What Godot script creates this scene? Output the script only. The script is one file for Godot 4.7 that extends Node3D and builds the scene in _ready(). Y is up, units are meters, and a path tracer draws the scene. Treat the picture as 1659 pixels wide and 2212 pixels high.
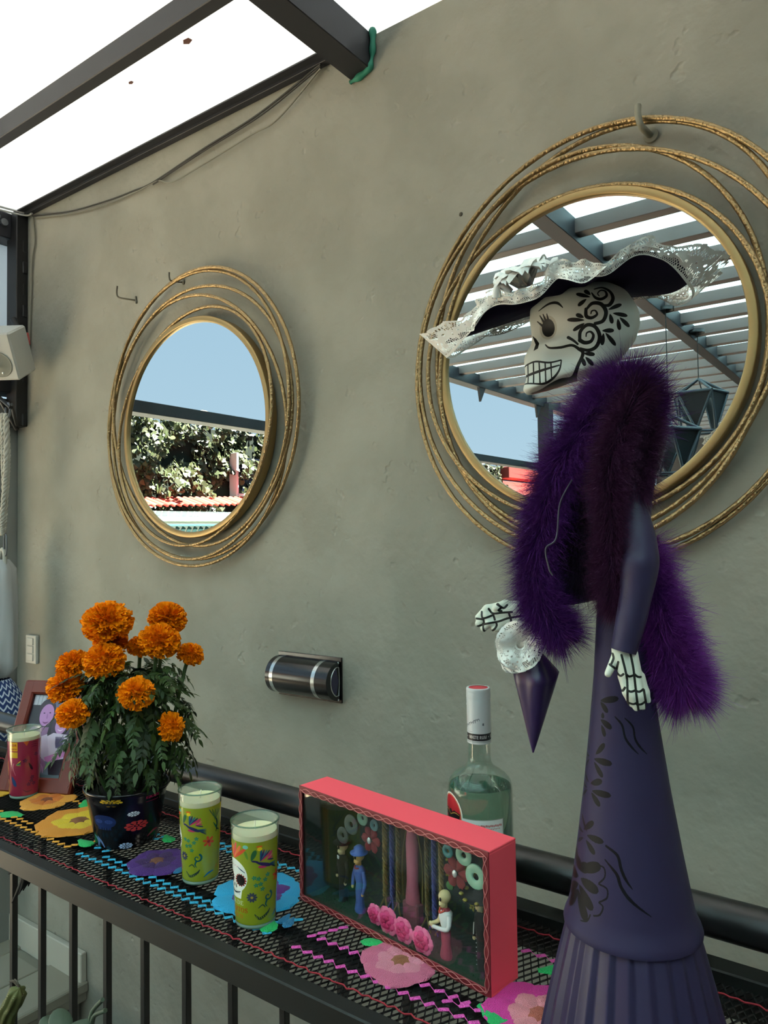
extends Node3D
# A stucco terrace wall with two gold ring mirrors, a railing shelf set as an offering table, and a skeleton lady figure.

const UPV := Vector3(0, 1, 0)
var rng := RandomNumberGenerator.new()
var mt := {}


# ---------- mesh builder ----------
class M:
	var v := PackedVector3Array()
	var n := PackedVector3Array()
	var uv := PackedVector2Array()
	var ix := PackedInt32Array()
	var c := PackedColorArray()

	func vert(p: Vector3, nn: Vector3, t := Vector2.ZERO) -> int:
		v.append(p); n.append(nn); uv.append(t)
		return v.size() - 1

	func tri(a: Vector3, b: Vector3, d: Vector3, ua := Vector2.ZERO, ub := Vector2.ZERO, ud := Vector2.ZERO) -> void:
		var nn := (b - a).cross(d - a).normalized()
		var i := vert(a, nn, ua)
		vert(b, nn, ub)
		vert(d, nn, ud)
		ix.append_array(PackedInt32Array([i, i + 2, i + 1]))

	func quad(a: Vector3, b: Vector3, cc: Vector3, d: Vector3) -> void:
		var nn := (b - a).cross(cc - a).normalized()
		var i := vert(a, nn, Vector2(0, 0))
		vert(b, nn, Vector2(1, 0))
		vert(cc, nn, Vector2(1, 1))
		vert(d, nn, Vector2(0, 1))
		ix.append_array(PackedInt32Array([i, i + 2, i + 1, i, i + 3, i + 2]))

	# rows of points, each row equally long; smooth; wrapped when closed (last column equals the first)
	func grid(rows: Array, closed := false, u0 := 0.0, u1 := 1.0, v0 := 0.0, v1 := 1.0, vs := PackedFloat32Array()) -> void:
		var h := rows.size()
		var w: int = rows[0].size()
		var base := v.size()
		for j in h:
			var r: PackedVector3Array = rows[j]
			var ra: PackedVector3Array = rows[maxi(j - 1, 0)]
			var rb: PackedVector3Array = rows[mini(j + 1, h - 1)]
			for i in w:
				var il := i - 1
				var ir := i + 1
				if closed:
					if il < 0: il = w - 2
					if ir > w - 1: ir = 1
				else:
					il = maxi(il, 0); ir = mini(ir, w - 1)
				var du := r[ir] - r[il]
				if du.length_squared() < 1e-14:
					du = (rb[ir] - rb[il]) if j < h - 1 else (ra[ir] - ra[il])
				if du.length_squared() < 1e-14:
					du = ra[ir] - ra[il]
				var dv := rb[i] - ra[i]
				v.append(r[i])
				n.append(du.cross(dv).normalized())
				var vv := float(j) / maxf(h - 1, 1)
				if vs.size() == h: vv = vs[j]
				uv.append(Vector2(lerpf(u0, u1, float(i) / maxf(w - 1, 1)), lerpf(v0, v1, vv)))
		for j in h - 1:
			for i in w - 1:
				var a := base + j * w + i
				var d := a + w
				ix.append_array(PackedInt32Array([a, d + 1, a + 1, a, d, d + 1]))

	func lathe(prof: Array, seg := 32, o := Vector3.ZERO, sx := 1.0, sz := 1.0, a0 := 0.0) -> void:
		var rows := []
		var vs := PackedFloat32Array()
		var ylo: float = prof[0].y
		var yhi: float = prof[0].y
		for p in prof:
			ylo = minf(ylo, p.y); yhi = maxf(yhi, p.y)
		for p in prof:
			var r := PackedVector3Array()
			for i in seg + 1:
				var t := a0 + TAU * i / seg
				r.append(o + Vector3(p.x * cos(t) * sx, p.y, -p.x * sin(t) * sz))
			rows.append(r)
			vs.append(1.0 - (p.y - ylo) / maxf(yhi - ylo, 1e-6))
		grid(rows, true, 0, 1, 0, 1, vs)

	func tube(path: PackedVector3Array, rad, seg := 8, closed := false, caps := true, flat := 1.0, ref := Vector3.UP) -> void:
		var k := path.size()
		var rows := []
		var nn := Vector3.ZERO
		for j in k:
			var t: Vector3
			if closed: t = path[(j + 1) % (k - 1)] - path[(j - 1 + k - 1) % (k - 1)]
			else: t = path[mini(j + 1, k - 1)] - path[maxi(j - 1, 0)]
			t = t.normalized()
			if nn == Vector3.ZERO:
				nn = ref if absf(ref.dot(t)) < 0.95 else Vector3(1, 0, 0.1)
			nn = (nn - t * nn.dot(t)).normalized()
			var b := t.cross(nn)
			var r: float = rad if (rad is float or rad is int) else rad[j]
			var row := PackedVector3Array()
			for i in seg + 1:
				var a := TAU * i / seg
				row.append(path[j] + (nn * cos(a) * flat + b * sin(a)) * r)
			rows.append(row)
		if caps and not closed:
			var r0 := PackedVector3Array()
			var r1 := PackedVector3Array()
			for i in seg + 1:
				r0.append(path[0]); r1.append(path[k - 1])
			rows.push_front(rows[0].duplicate())
			rows.push_front(r0)
			rows.append(rows[rows.size() - 1].duplicate())
			rows.append(r1)
			# flat caps
			var body := rows.slice(2, rows.size() - 2)
			grid(body, true)
			cap(rows[1], path[0], true)
			cap(rows[rows.size() - 2], path[k - 1], false)
			return
		grid(rows, true)

	func cap(ring: PackedVector3Array, mid: Vector3, rev: bool) -> void:
		for i in ring.size() - 1:
			if rev: tri(mid, ring[i + 1], ring[i])
			else: tri(mid, ring[i], ring[i + 1])

	func bar(a: Vector3, b: Vector3, r: float, seg := 6) -> void:
		tube(PackedVector3Array([a, b]), r, seg)

	# chamfered box in a basis
	func box(ctr: Vector3, size: Vector3, bev := 0.0, bs := Basis.IDENTITY) -> void:
		var h := size * 0.5
		bev = minf(bev, minf(h.x, minf(h.y, h.z)) * 0.9)
		var f := func(x: float, y: float, z: float) -> Vector3: return ctr + bs * Vector3(x, y, z)
		var e := h - Vector3(bev, bev, bev)
		quad(f.call(-e.x, -e.y, h.z), f.call(e.x, -e.y, h.z), f.call(e.x, e.y, h.z), f.call(-e.x, e.y, h.z))
		quad(f.call(e.x, -e.y, -h.z), f.call(-e.x, -e.y, -h.z), f.call(-e.x, e.y, -h.z), f.call(e.x, e.y, -h.z))
		quad(f.call(h.x, -e.y, e.z), f.call(h.x, -e.y, -e.z), f.call(h.x, e.y, -e.z), f.call(h.x, e.y, e.z))
		quad(f.call(-h.x, -e.y, -e.z), f.call(-h.x, -e.y, e.z), f.call(-h.x, e.y, e.z), f.call(-h.x, e.y, -e.z))
		quad(f.call(-e.x, h.y, e.z), f.call(e.x, h.y, e.z), f.call(e.x, h.y, -e.z), f.call(-e.x, h.y, -e.z))
		quad(f.call(-e.x, -h.y, -e.z), f.call(e.x, -h.y, -e.z), f.call(e.x, -h.y, e.z), f.call(-e.x, -h.y, e.z))
		if bev <= 0.0: return
		for s in [-1.0, 1.0]:
			for t in [-1.0, 1.0]:
				var q := [[f.call(-e.x, s * h.y, t * e.z), f.call(e.x, s * h.y, t * e.z), f.call(e.x, s * e.y, t * h.z), f.call(-e.x, s * e.y, t * h.z), bs * Vector3(0, s, t)],
					[f.call(s * h.x, -e.y, t * e.z), f.call(s * h.x, e.y, t * e.z), f.call(s * e.x, e.y, t * h.z), f.call(s * e.x, -e.y, t * h.z), bs * Vector3(s, 0, t)],
					[f.call(s * h.x, t * e.y, -e.z), f.call(s * h.x, t * e.y, e.z), f.call(s * e.x, t * h.y, e.z), f.call(s * e.x, t * h.y, -e.z), bs * Vector3(s, t, 0)]]
				for k in q:
					if (k[1] - k[0]).cross(k[2] - k[0]).dot(k[4]) > 0: quad(k[0], k[1], k[2], k[3])
					else: quad(k[3], k[2], k[1], k[0])
				for w in [-1.0, 1.0]:
					var a: Vector3 = f.call(s * h.x, t * e.y, w * e.z)
					var b: Vector3 = f.call(s * e.x, t * h.y, w * e.z)
					var d: Vector3 = f.call(s * e.x, t * e.y, w * h.z)
					if (b - a).cross(d - a).dot(bs * Vector3(s, t, w)) > 0: tri(a, b, d)
					else: tri(a, d, b)

	# flat outline (x, y) pushed out to a thickness along z, in a transform
	func slab(poly: PackedVector2Array, depth: float, xf := Transform3D.IDENTITY, usz := Vector2.ONE) -> void:
		var p := poly
		if Geometry2D.is_polygon_clockwise(p):
			p = PackedVector2Array(p); p.reverse()
		var id := Geometry2D.triangulate_polygon(p)
		var nf := (xf.basis * Vector3(0, 0, 1)).normalized()
		var b := v.size()
		for q in p: vert(xf * Vector3(q.x, q.y, depth), nf, Vector2(q.x / usz.x + 0.5, 0.5 - q.y / usz.y))
		for q in p: vert(xf * Vector3(q.x, q.y, 0), -nf, Vector2(q.x / usz.x + 0.5, 0.5 - q.y / usz.y))
		var k := p.size()
		for i in id.size() / 3:
			var i0 := id[i * 3]
			var i1 := id[i * 3 + 1]
			var i2 := id[i * 3 + 2]
			if (p[i1] - p[i0]).cross(p[i2] - p[i0]) < 0:
				var t := i1
				i1 = i2; i2 = t
			ix.append_array(PackedInt32Array([b + i0, b + i2, b + i1, b + k + i0, b + k + i1, b + k + i2]))
		for i in k:
			var a := p[i]
			var d := p[(i + 1) % k]
			quad(xf * Vector3(a.x, a.y, 0), xf * Vector3(d.x, d.y, 0), xf * Vector3(d.x, d.y, depth), xf * Vector3(a.x, a.y, depth))

	func ball(ctr: Vector3, r: Vector3, su := 14, sv := 9, bs := Basis.IDENTITY) -> void:
		var rows := []
		for j in sv + 1:
			var ph := -PI / 2 + PI * j / sv
			var row := PackedVector3Array()
			for i in su + 1:
				var t := TAU * i / su
				row.append(ctr + bs * Vector3(r.x * cos(ph) * cos(t), r.y * sin(ph), -r.z * cos(ph) * sin(t)))
			rows.append(row)
		grid(rows, true, 0, 1, 1, 0)

	func add(o: M, xf: Transform3D) -> void:
		var b := v.size()
		for p in o.v: v.append(xf * p)
		for p in o.n: n.append((xf.basis * p).normalized())
		uv.append_array(o.uv)
		for i in o.ix: ix.append(i + b)

	func mesh() -> ArrayMesh:
		var a := []
		a.resize(Mesh.ARRAY_MAX)
		a[Mesh.ARRAY_VERTEX] = v
		a[Mesh.ARRAY_NORMAL] = n
		a[Mesh.ARRAY_TEX_UV] = uv
		if c.size() == v.size() and c.size() > 0: a[Mesh.ARRAY_COLOR] = c
		a[Mesh.ARRAY_INDEX] = ix
		var m := ArrayMesh.new()
		m.add_surface_from_arrays(Mesh.PRIMITIVE_TRIANGLES, a)
		return m


# ---------- painter: flat prints computed into an image ----------
class Ink:
	var im: Image
	var w: int
	var h: int
	var s: int
	func _init(ww: int, hh: int, bg: Color, ss := 2) -> void:
		s = ss; w = ww * ss; h = hh * ss
		im = Image.create_empty(w, h, false, Image.FORMAT_RGBA8)
		im.fill(bg)
	func poly(pts: PackedVector2Array, col: Color) -> void:
		var k := pts.size()
		var lo := 1e9
		var hi := -1e9
		for p in pts:
			lo = minf(lo, p.y); hi = maxf(hi, p.y)
		for y in range(maxi(0, floori(lo * s)), mini(h - 1, ceili(hi * s)) + 1):
			var yc := (y + 0.5) / s
			var xs := PackedFloat32Array()
			for i in k:
				var a := pts[i]
				var b := pts[(i + 1) % k]
				if (a.y <= yc) != (b.y <= yc):
					xs.append(a.x + (yc - a.y) / (b.y - a.y) * (b.x - a.x))
			xs.sort()
			for i in xs.size() / 2:
				var x0 := roundi(xs[2 * i] * s)
				var x1 := roundi(xs[2 * i + 1] * s)
				if x1 > x0: im.fill_rect(Rect2i(x0, y, x1 - x0, 1), col)
	func disc(ctr: Vector2, r: float, col: Color, ry := 0.0, rot := 0.0) -> void:
		var p := PackedVector2Array()
		if ry <= 0: ry = r
		for i in 28: p.append(ctr + Vector2(cos(TAU * i / 28) * r, sin(TAU * i / 28) * ry).rotated(rot))
		poly(p, col)
	func rect(x: float, y: float, ww: float, hh: float, col: Color) -> void:
		im.fill_rect(Rect2i(roundi(x * s), roundi(y * s), roundi(ww * s), roundi(hh * s)), col)
	# brush: points x, y and half width in z
	func brush(pts: Array, col: Color, sub := 6) -> void:
		var sm := []
		var k := pts.size()
		for i in k - 1:
			for j in sub:
				var t := float(j) / sub
				sm.append(pts[i].cubic_interpolate(pts[i + 1], pts[maxi(i - 1, 0)], pts[mini(i + 2, k - 1)], t))
		sm.append(pts[k - 1])
		for i in sm.size() - 1:
			var a := Vector2(sm[i].x, sm[i].y)
			var b := Vector2(sm[i + 1].x, sm[i + 1].y)
			var d := (b - a).normalized().orthogonal()
			poly(PackedVector2Array([a + d * sm[i].z, b + d * sm[i + 1].z, b - d * sm[i + 1].z, a - d * sm[i].z]), col)
			if sm[i].z > 0.4: disc(a, sm[i].z, col)
	# petal or drop from a towards b
	func drop(a: Vector2, b: Vector2, wd: float, col: Color) -> void:
		var p := PackedVector2Array()
		var d := b - a
		var o := d.orthogonal().normalized()
		for i in 17:
			var t := i / 16.0
			p.append(a + d * t + o * wd * pow(t, 0.8) * sqrt(maxf(0.0, 1 - t)) * 1.55)
		for i in 17:
			var t := 1.0 - i / 16.0
			p.append(a + d * t - o * wd * pow(t, 0.8) * sqrt(maxf(0.0, 1 - t)) * 1.55)
		poly(p, col)
	func flower(ctr: Vector2, r: float, k: int, col: Color, mid: Color, wd := 0.42, rot := 0.0) -> void:
		for i in k:
			var a := rot + TAU * i / k
			drop(ctr, ctr + Vector2(cos(a), sin(a)) * r, r * wd, col)
		disc(ctr, r * 0.26, mid)
	func spiral(ctr: Vector2, r: float, turns: float, a0: float, dir: float, w0: float, w1: float, col: Color) -> void:
		var pts := []
		for i in 40:
			var t := i / 39.0
			var a := a0 + dir * TAU * turns * t
			var rr := r * (1 - t) + r * 0.08
			pts.append(Vector3(ctr.x + cos(a) * rr, ctr.y + sin(a) * rr, lerpf(w0, w1, t)))
		brush(pts, col, 2)
	func text(str: String, at: Vector2, size: float, col: Color, font := "Droid Sans", rot := 0.0, sxy := Vector2.ONE, bold := false) -> void:
		var tm := TextMesh.new()
		var f := SystemFont.new()
		f.font_names = PackedStringArray([font])
		if bold: f.font_weight = 700
		tm.font = f
		tm.font_size = 32
		tm.pixel_size = 1.0 / 32.0
		tm.depth = 0.0
		tm.text = str
		if tm.get_surface_count() == 0: return
		var a := tm.surface_get_arrays(0)
		var vv: PackedVector3Array = a[Mesh.ARRAY_VERTEX]
		var id = a[Mesh.ARRAY_INDEX]
		var cnt: int = id.size() if id != null and id.size() > 0 else vv.size()
		for i in cnt / 3:
			var q := PackedVector2Array()
			for j in 3:
				var p: Vector3 = vv[id[i * 3 + j]] if id != null and id.size() > 0 else vv[i * 3 + j]
				q.append(at + (Vector2(p.x, -p.y) * size * sxy).rotated(rot))
			poly(q, col)
	func tex() -> ImageTexture:
		if s > 1: im.resize(w / s, h / s, Image.INTERPOLATE_BILINEAR if s == 2 else Image.INTERPOLATE_LANCZOS)
		return ImageTexture.create_from_image(im)


# ---------- small helpers ----------
func C8(r: int, g: int, b: int, a := 255) -> Color:
	return Color8(r, g, b, a)


func mat(key: String, col: Color, rough := 0.6, metal := 0.0, spec := 0.5) -> StandardMaterial3D:
	if mt.has(key): return mt[key]
	var m := StandardMaterial3D.new()
	m.resource_name = key
	m.albedo_color = col
	m.roughness = rough
	m.metallic = metal
	m.metallic_specular = spec
	m.cull_mode = BaseMaterial3D.CULL_DISABLED
	mt[key] = m
	return m


func put(called: String, m, material: Material, parent: Node = null, label := "") -> MeshInstance3D:
	var o := MeshInstance3D.new()
	o.name = called
	o.mesh = m.mesh() if m is M else m
	o.material_override = material
	if label: o.set_meta("label", label)
	(parent if parent else self).add_child(o, true)
	return o


func tag(o: Node, label: String, category: String, group := "") -> void:
	o.set_meta("label", label)
	o.set_meta("category", category)
	if group: o.set_meta("group", group)


func thing(called: String, label: String, category: String, at := Vector3.ZERO, turn := 0.0, group := "") -> Node3D:
	var o := Node3D.new()
	o.name = called
	add_child(o, true)
	o.position = at
	o.rotation.y = turn
	tag(o, label, category, group)
	return o


func struct(called: String, m, material: Material, label: String, parent: Node = null) -> MeshInstance3D:
	var o := put(called, m, material, parent)
	if parent == null:
		o.set_meta("kind", "structure")
		o.set_meta("label", label)
	return o


func V(x: float, y: float, z: float) -> Vector3:
	return Vector3(x, y, z)


func spline(pts: Array, sub := 8, closed := false) -> PackedVector3Array:
	var out := PackedVector3Array()
	var k := pts.size()
	for i in (k if closed else k - 1):
		for j in sub:
			var p0: Vector3 = pts[(i - 1 + k) % k] if closed else pts[maxi(i - 1, 0)]
			var p3: Vector3 = pts[(i + 2) % k] if closed else pts[mini(i + 2, k - 1)]
			out.append(pts[i].cubic_interpolate(pts[(i + 1) % k], p0, p3, float(j) / sub))
	out.append(pts[0] if closed else pts[k - 1])
	return out


func blend_radii(rs: Array, sub := 8) -> PackedFloat32Array:
	var out := PackedFloat32Array()
	for i in rs.size() - 1:
		for j in sub: out.append(lerpf(rs[i], rs[i + 1], smoothstep(0, 1, float(j) / sub)))
	out.append(rs[rs.size() - 1])
	return out


func ribbon(pts: PackedVector3Array, half: Array, up: Array, m: M) -> void:
	# flat strip: point, half width and across-direction per point
	var rows := []
	for i in pts.size():
		var d: Vector3 = up[i] if up.size() > 1 else up[0]
		var hh: float = half[i] if half.size() > 1 else half[0]
		rows.append(PackedVector3Array([pts[i] - d * hh, pts[i] + d * hh]))
	m.grid(rows)


func noise_tex(freq: float, octaves: int, ramp: Array = [], size := 512, sd := 1, kind := FastNoiseLite.TYPE_SIMPLEX_SMOOTH) -> ImageTexture:
	var f := FastNoiseLite.new()
	f.seed = sd
	f.noise_type = kind
	f.frequency = freq
	f.fractal_octaves = octaves
	var im := f.get_seamless_image(size, size)
	if ramp.size():
		var g := Gradient.new()
		g.offsets = PackedFloat32Array(ramp[0])
		g.colors = PackedColorArray(ramp[1])
		var lut := []
		for i in 256: lut.append(g.sample(i / 255.0))
		var src := im.get_data()
		var dst := PackedByteArray()
		dst.resize(size * size * 3)
		for i in size * size:
			var cc: Color = lut[src[i]]
			dst[i * 3] = cc.r8; dst[i * 3 + 1] = cc.g8; dst[i * 3 + 2] = cc.b8
		im = Image.create_from_data(size, size, false, Image.FORMAT_RGB8, dst)
	return ImageTexture.create_from_image(im)


func _ready() -> void:
	rng.seed = 20
	# camera
	var cam := Camera3D.new()
	cam.name = "camera"
	add_child(cam)
	cam.transform = Transform3D(Basis(Vector3(0.807, -0.013, -0.590), Vector3(0.030, 0.999, 0.019), Vector3(0.590, -0.033, 0.807)).orthonormalized(), Vector3(0, 1.59, 1.5))
	cam.fov = 69.31
	cam.near = 0.02
	cam.far = 200.0
	cam.current = true
	# sky, exposure
	var we := WorldEnvironment.new()
	we.name = "environment"
	var env := Environment.new()
	var sky := Sky.new()
	var sm := ProceduralSkyMaterial.new()
	sm.sky_top_color = Color8(158, 190, 212)
	sm.sky_horizon_color = Color8(186, 208, 220)
	sm.sky_curve = 0.2
	sm.ground_horizon_color = Color8(150, 150, 140)
	sm.ground_bottom_color = Color8(90, 88, 80)
	sm.energy_multiplier = 0.46
	sky.sky_material = sm
	env.background_mode = Environment.BG_SKY
	env.sky = sky
	env.tonemap_mode = Environment.TONE_MAPPER_LINEAR
	env.tonemap_exposure = 2.95
	env.sdfgi_enabled = true
	env.ssao_enabled = true
	env.ssil_enabled = true
	we.environment = env
	add_child(we)
	# sun: high, from the right and behind, so that the milky roof glows and the ivy outside is lit
	var sun := DirectionalLight3D.new()
	sun.name = "sun"
	add_child(sun)
	sun.look_at_from_position(Vector3(0.35, 0.85, 0.25) * 20.0, Vector3.ZERO)
	sun.light_color = Color(1.0, 0.97, 0.92)
	sun.light_energy = 7.0
	sun.light_angular_distance = 0.6
	sun.shadow_enabled = true
	sun.directional_shadow_max_distance = 40.0

	build_shell()
	build_mirrors()
	build_outside()
	build_all()


func build_shell() -> void:
	# plaster: trowelled relief and faint blotches
	var wallm := mat("plaster", Color.WHITE, 0.85, 0.0, 0.3)
	wallm.albedo_texture = noise_tex(0.006, 4, [[0.0, 0.45, 0.55, 1.0], [C8(138, 138, 127), C8(143, 143, 132), C8(146, 146, 135), C8(152, 152, 141)]], 512, 3)
	wallm.uv1_triplanar = true
	wallm.uv1_world_triplanar = true
	wallm.uv1_scale = Vector3(0.8, 0.8, 0.8)
	wallm.heightmap_enabled = true
	wallm.heightmap_texture = plaster_height()
	wallm.heightmap_scale = 1.1
	var m := M.new()
	m.box(V(-0.53, 0.69, -0.11), V(4.70, 4.38, 0.22))
	struct("wall_back", m, wallm, "long olive grey plaster wall carrying the mirrors")
	var dark := mat("steel_dark", C8(34, 36, 42), 0.55, 0.0, 0.5)
	var black := mat("steel_black", C8(24, 25, 27), 0.5)
	# roof beams
	m = M.new()
	m.box(V(-1.15, 2.838, 4.6), V(0.072, 0.096, 9.2), 0.002)
	var o := put("roof_beam", m, dark)
	tag(o, "thick dark steel roof beam running into the wall above the cables", "beam")
	m = M.new()
	m.box(V(-2.02, 2.83, 0.392), V(1.66, 0.06, 0.034), 0.002)
	o = put("roof_purlin", m, dark)
	tag(o, "slim dark steel purlin crossing the bright roof parallel to the wall", "beam")
	m = M.new()
	m.box(V(-2.02, 2.872, 0.012), V(1.66, 0.024, 0.022), 0.001)
	m.box(V(-2.02, 2.872, 0.03), V(1.66, 0.004, 0.03))
	o = put("wall_angle", m, dark)
	tag(o, "dark steel angle strip along the top edge of the wall", "beam")
	m = M.new()
	m.box(V(0.3, 2.885, 0.2), V(2.7, 0.014, 0.012), 0.001)
	o = put("glazing_bar", m, mat("bar_green", C8(90, 110, 105), 0.5))
	tag(o, "thin grey green glazing bar beyond the thick roof beam", "beam")
	# green sealing foam round the beam end
	m = M.new()
	var pth := spline([V(-1.108, 2.893, 0.006), V(-1.106, 2.86, 0.008), V(-1.109, 2.82, 0.008), V(-1.118, 2.792, 0.01), V(-1.15, 2.783, 0.008), V(-1.182, 2.781, 0.006)], 10)
	var rr := PackedFloat32Array()
	for i in pth.size(): rr.append(0.0075 + 0.002 * sin(i * 0.5) + 0.0015 * sin(i * 0.23))
	m.tube(pth, rr, 8)
	o = put("foam_seal", m, mat("foam_green", C8(40, 128, 104), 0.7))
	tag(o, "green sealing foam squeezed round the end of the thick beam", "seal")
	# left end: eaves beam, mid beam, corner post
	m = M.new()
	m.box(V(-2.90, 2.82, 4.6), V(0.10, 0.10, 9.3), 0.003)
	o = put("eaves_beam", m, dark)
	tag(o, "dark steel eaves beam at the left end reaching away from the wall", "beam")
	m = M.new()
	m.box(V(-2.90, 2.193, 2.5), V(0.10, 0.056, 5.1), 0.003)
	o = put("middle_beam", m, dark)
	tag(o, "dark lower beam of the open left end seen in the left mirror", "beam")
	m = M.new()
	m.box(V(-2.845, 2.452, 0.02), V(0.075, 0.834, 0.05), 0.003)
	for i in 9: m.box(V(-2.812 + rng.randf_range(-0.004, 0.004), 2.06 + i * 0.085, 0.012), V(0.012, 0.05, 0.02), 0.004)
	o = put("corner_post", m, black)
	tag(o, "black painted corner post behind the white speaker", "post")
	m = M.new()
	m.box(V(-2.86, 1.4, 5.05), V(0.12, 2.8, 0.10), 0.003)
	o = put("far_post", m, dark)
	tag(o, "dark far post at the end of the open side in the big mirror", "post")
	# brackets under the eaves beam, seen in the mirror
	for z in [3.75, 4.85]:
		m = M.new()
		m.slab(PackedVector2Array([Vector2(0, 0), Vector2(0.11, 0), Vector2(0.03, -0.12)]), 0.02, Transform3D(Basis(Vector3(0, 0, 1), Vector3(0, 1, 0), Vector3(-1, 0, 0)), V(-2.86, 2.775, z)))
		o = put("beam_bracket", m, dark)
		tag(o, "small dark bracket under the eaves beam " + ("nearer the pale sky corner" if z < 4 else "next to the far post"), "bracket", "eaves brackets")
	# grey return of the wall at the left end
	m = M.new()
	m.box(V(-3.06, 0.35, -0.03), V(0.34, 3.6, 0.32), 0.01)
	struct("wall_left", m, mat("plaster_grey", C8(132, 133, 128), 0.9), "grey wall return at the left corner")
	m = M.new()
	m.box(V(-2.94, 2.49, 0.13), V(0.012, 0.56, 0.30), 0.001)
	var fr := mat("frosted", C8(165, 176, 180), 0.6)
	fr.backlight_enabled = true
	fr.backlight = Color(0.9, 0.95, 1.0)
	struct("window_1", m, fr, "greyish frosted side pane beside the corner post")
	# milky roof sheet
	var sheet := mat("milky_sheet", C8(243, 246, 246), 0.5)
	sheet.backlight_enabled = true
	sheet.backlight = Color(0.62, 0.63, 0.64)
	m = M.new()
	m.box(V(-0.62, 2.897, 0.58), V(4.72, 0.006, 1.46))
	struct("ceiling", m, sheet, "milky translucent roof sheet glowing white")
	var tint := mat("tinted_sheet", C8(196, 226, 238), 0.5)
	tint.backlight_enabled = true
	tint.backlight = Color(0.84, 0.91, 0.92)
	m = M.new()
	m.box(V(-0.62, 2.903, 5.28), V(4.72, 0.006, 7.94))
	struct("ceiling_tinted", m, tint, "bluish translucent sheet above the pergola rafters")
	# dead leaves lying on the sheet
	var lp := PackedVector2Array([Vector2(-0.016, 0), Vector2(-0.004, 0.009), Vector2(0.014, 0.004), Vector2(0.012, -0.007), Vector2(-0.006, -0.009)])
	for k in 3:
		var d: Array = [[-1.522, 0.262, 1.0, "largest dead brown leaf lying on the bright roof"], [-1.79, 0.245, 0.6, "small dead leaf on the roof left of the largest one"], [-1.86, 0.30, 0.4, "faint speck of a leaf on the roof left of the others"]][k]
		m = M.new()
		m.slab(lp, 0.002, Transform3D(Basis(Vector3(1, 0, 0), Vector3(0, 0, -1), Vector3(0, 1, 0)).scaled(Vector3.ONE * d[2]), V(d[0], 2.8915, d[1])))
		o = put("fallen_leaf", m, mat("dead_leaf", C8(120, 84, 76), 0.9))
		tag(o, d[3], "leaf", "dead leaves on the roof")
	# rafters of the pergola behind the viewer, seen in the big mirror
	var wood := mat("rafter_brown", C8(104, 92, 89), 0.6)
	for k in 24:
		m = M.new()
		m.box(V(-0.62, 2.85, 1.45 + 0.332 * k), V(4.5, 0.062, 0.062), 0.002)
		o = put("pergola_rafter", m, wood)
		tag(o, ["first", "second", "third", "fourth", "fifth", "sixth", "seventh", "eighth", "ninth", "tenth", "eleventh", "twelfth", "thirteenth", "fourteenth", "fifteenth", "sixteenth", "seventeenth", "eighteenth", "nineteenth", "twentieth", "twenty-first", "twenty-second", "twenty-third", "twenty-fourth"][k] + " brown grey pergola rafter counted away from the wall overhead", "rafter", "pergola rafters overhead")
	# closing wall and floor behind the viewer
	m = M.new()
	m.box(V(-0.5, 1.2, 9.3), V(5.0, 3.4, 0.2))
	struct("wall_far", m, mat("far_wall", C8(70, 62, 58), 0.85), "brown grey far wall behind the viewer")
	m = M.new()
	m.box(V(-0.27, -0.06, 4.95), V(4.2, 0.12, 8.7))
	m.box(V(-3.05, -0.06, 5.5), V(1.36, 0.12, 7.6))
	struct("floor", m, mat("floor_grey", C8(74, 71, 66), 0.7), "grey terrace floor behind the railing")
	m = M.new()
	m.box(V(0.4, -1.56, 0.4), V(7.4, 0.12, 1.2))
	struct("floor_low", m, mat("floor_low", C8(74, 74, 70), 0.8), "lower floor of the stairwell")
	stairs_corner()


func plaster_height() -> ImageTexture:
	var n := 1024
	var a := FastNoiseLite.new()
	a.seed = 5; a.frequency = 0.02; a.fractal_octaves = 5
	var b := FastNoiseLite.new()
	b.seed = 9; b.frequency = 0.03; b.fractal_octaves = 3; b.noise_type = FastNoiseLite.TYPE_PERLIN
	var d := FastNoiseLite.new()
	d.seed = 14; d.frequency = 0.006; d.fractal_octaves = 2
	var ia := a.get_seamless_image(n, n).get_data()
	var ib := b.get_seamless_image(n, n).get_data()
	var ic := d.get_seamless_image(n, n).get_data()
	var out := PackedByteArray()
	out.resize(n * n)
	for i in n * n:
		var g := 140.0 + (ia[i] - 128) * 0.22
		var pit := maxf(0.0, ib[i] - 176.0) * smoothstep(120.0, 190.0, float(ic[i]))
		out[i] = clampi(int(g - pit * 1.0), 0, 255)
	return ImageTexture.create_from_image(Image.create_from_data(n, n, false, Image.FORMAT_L8, out))


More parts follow.
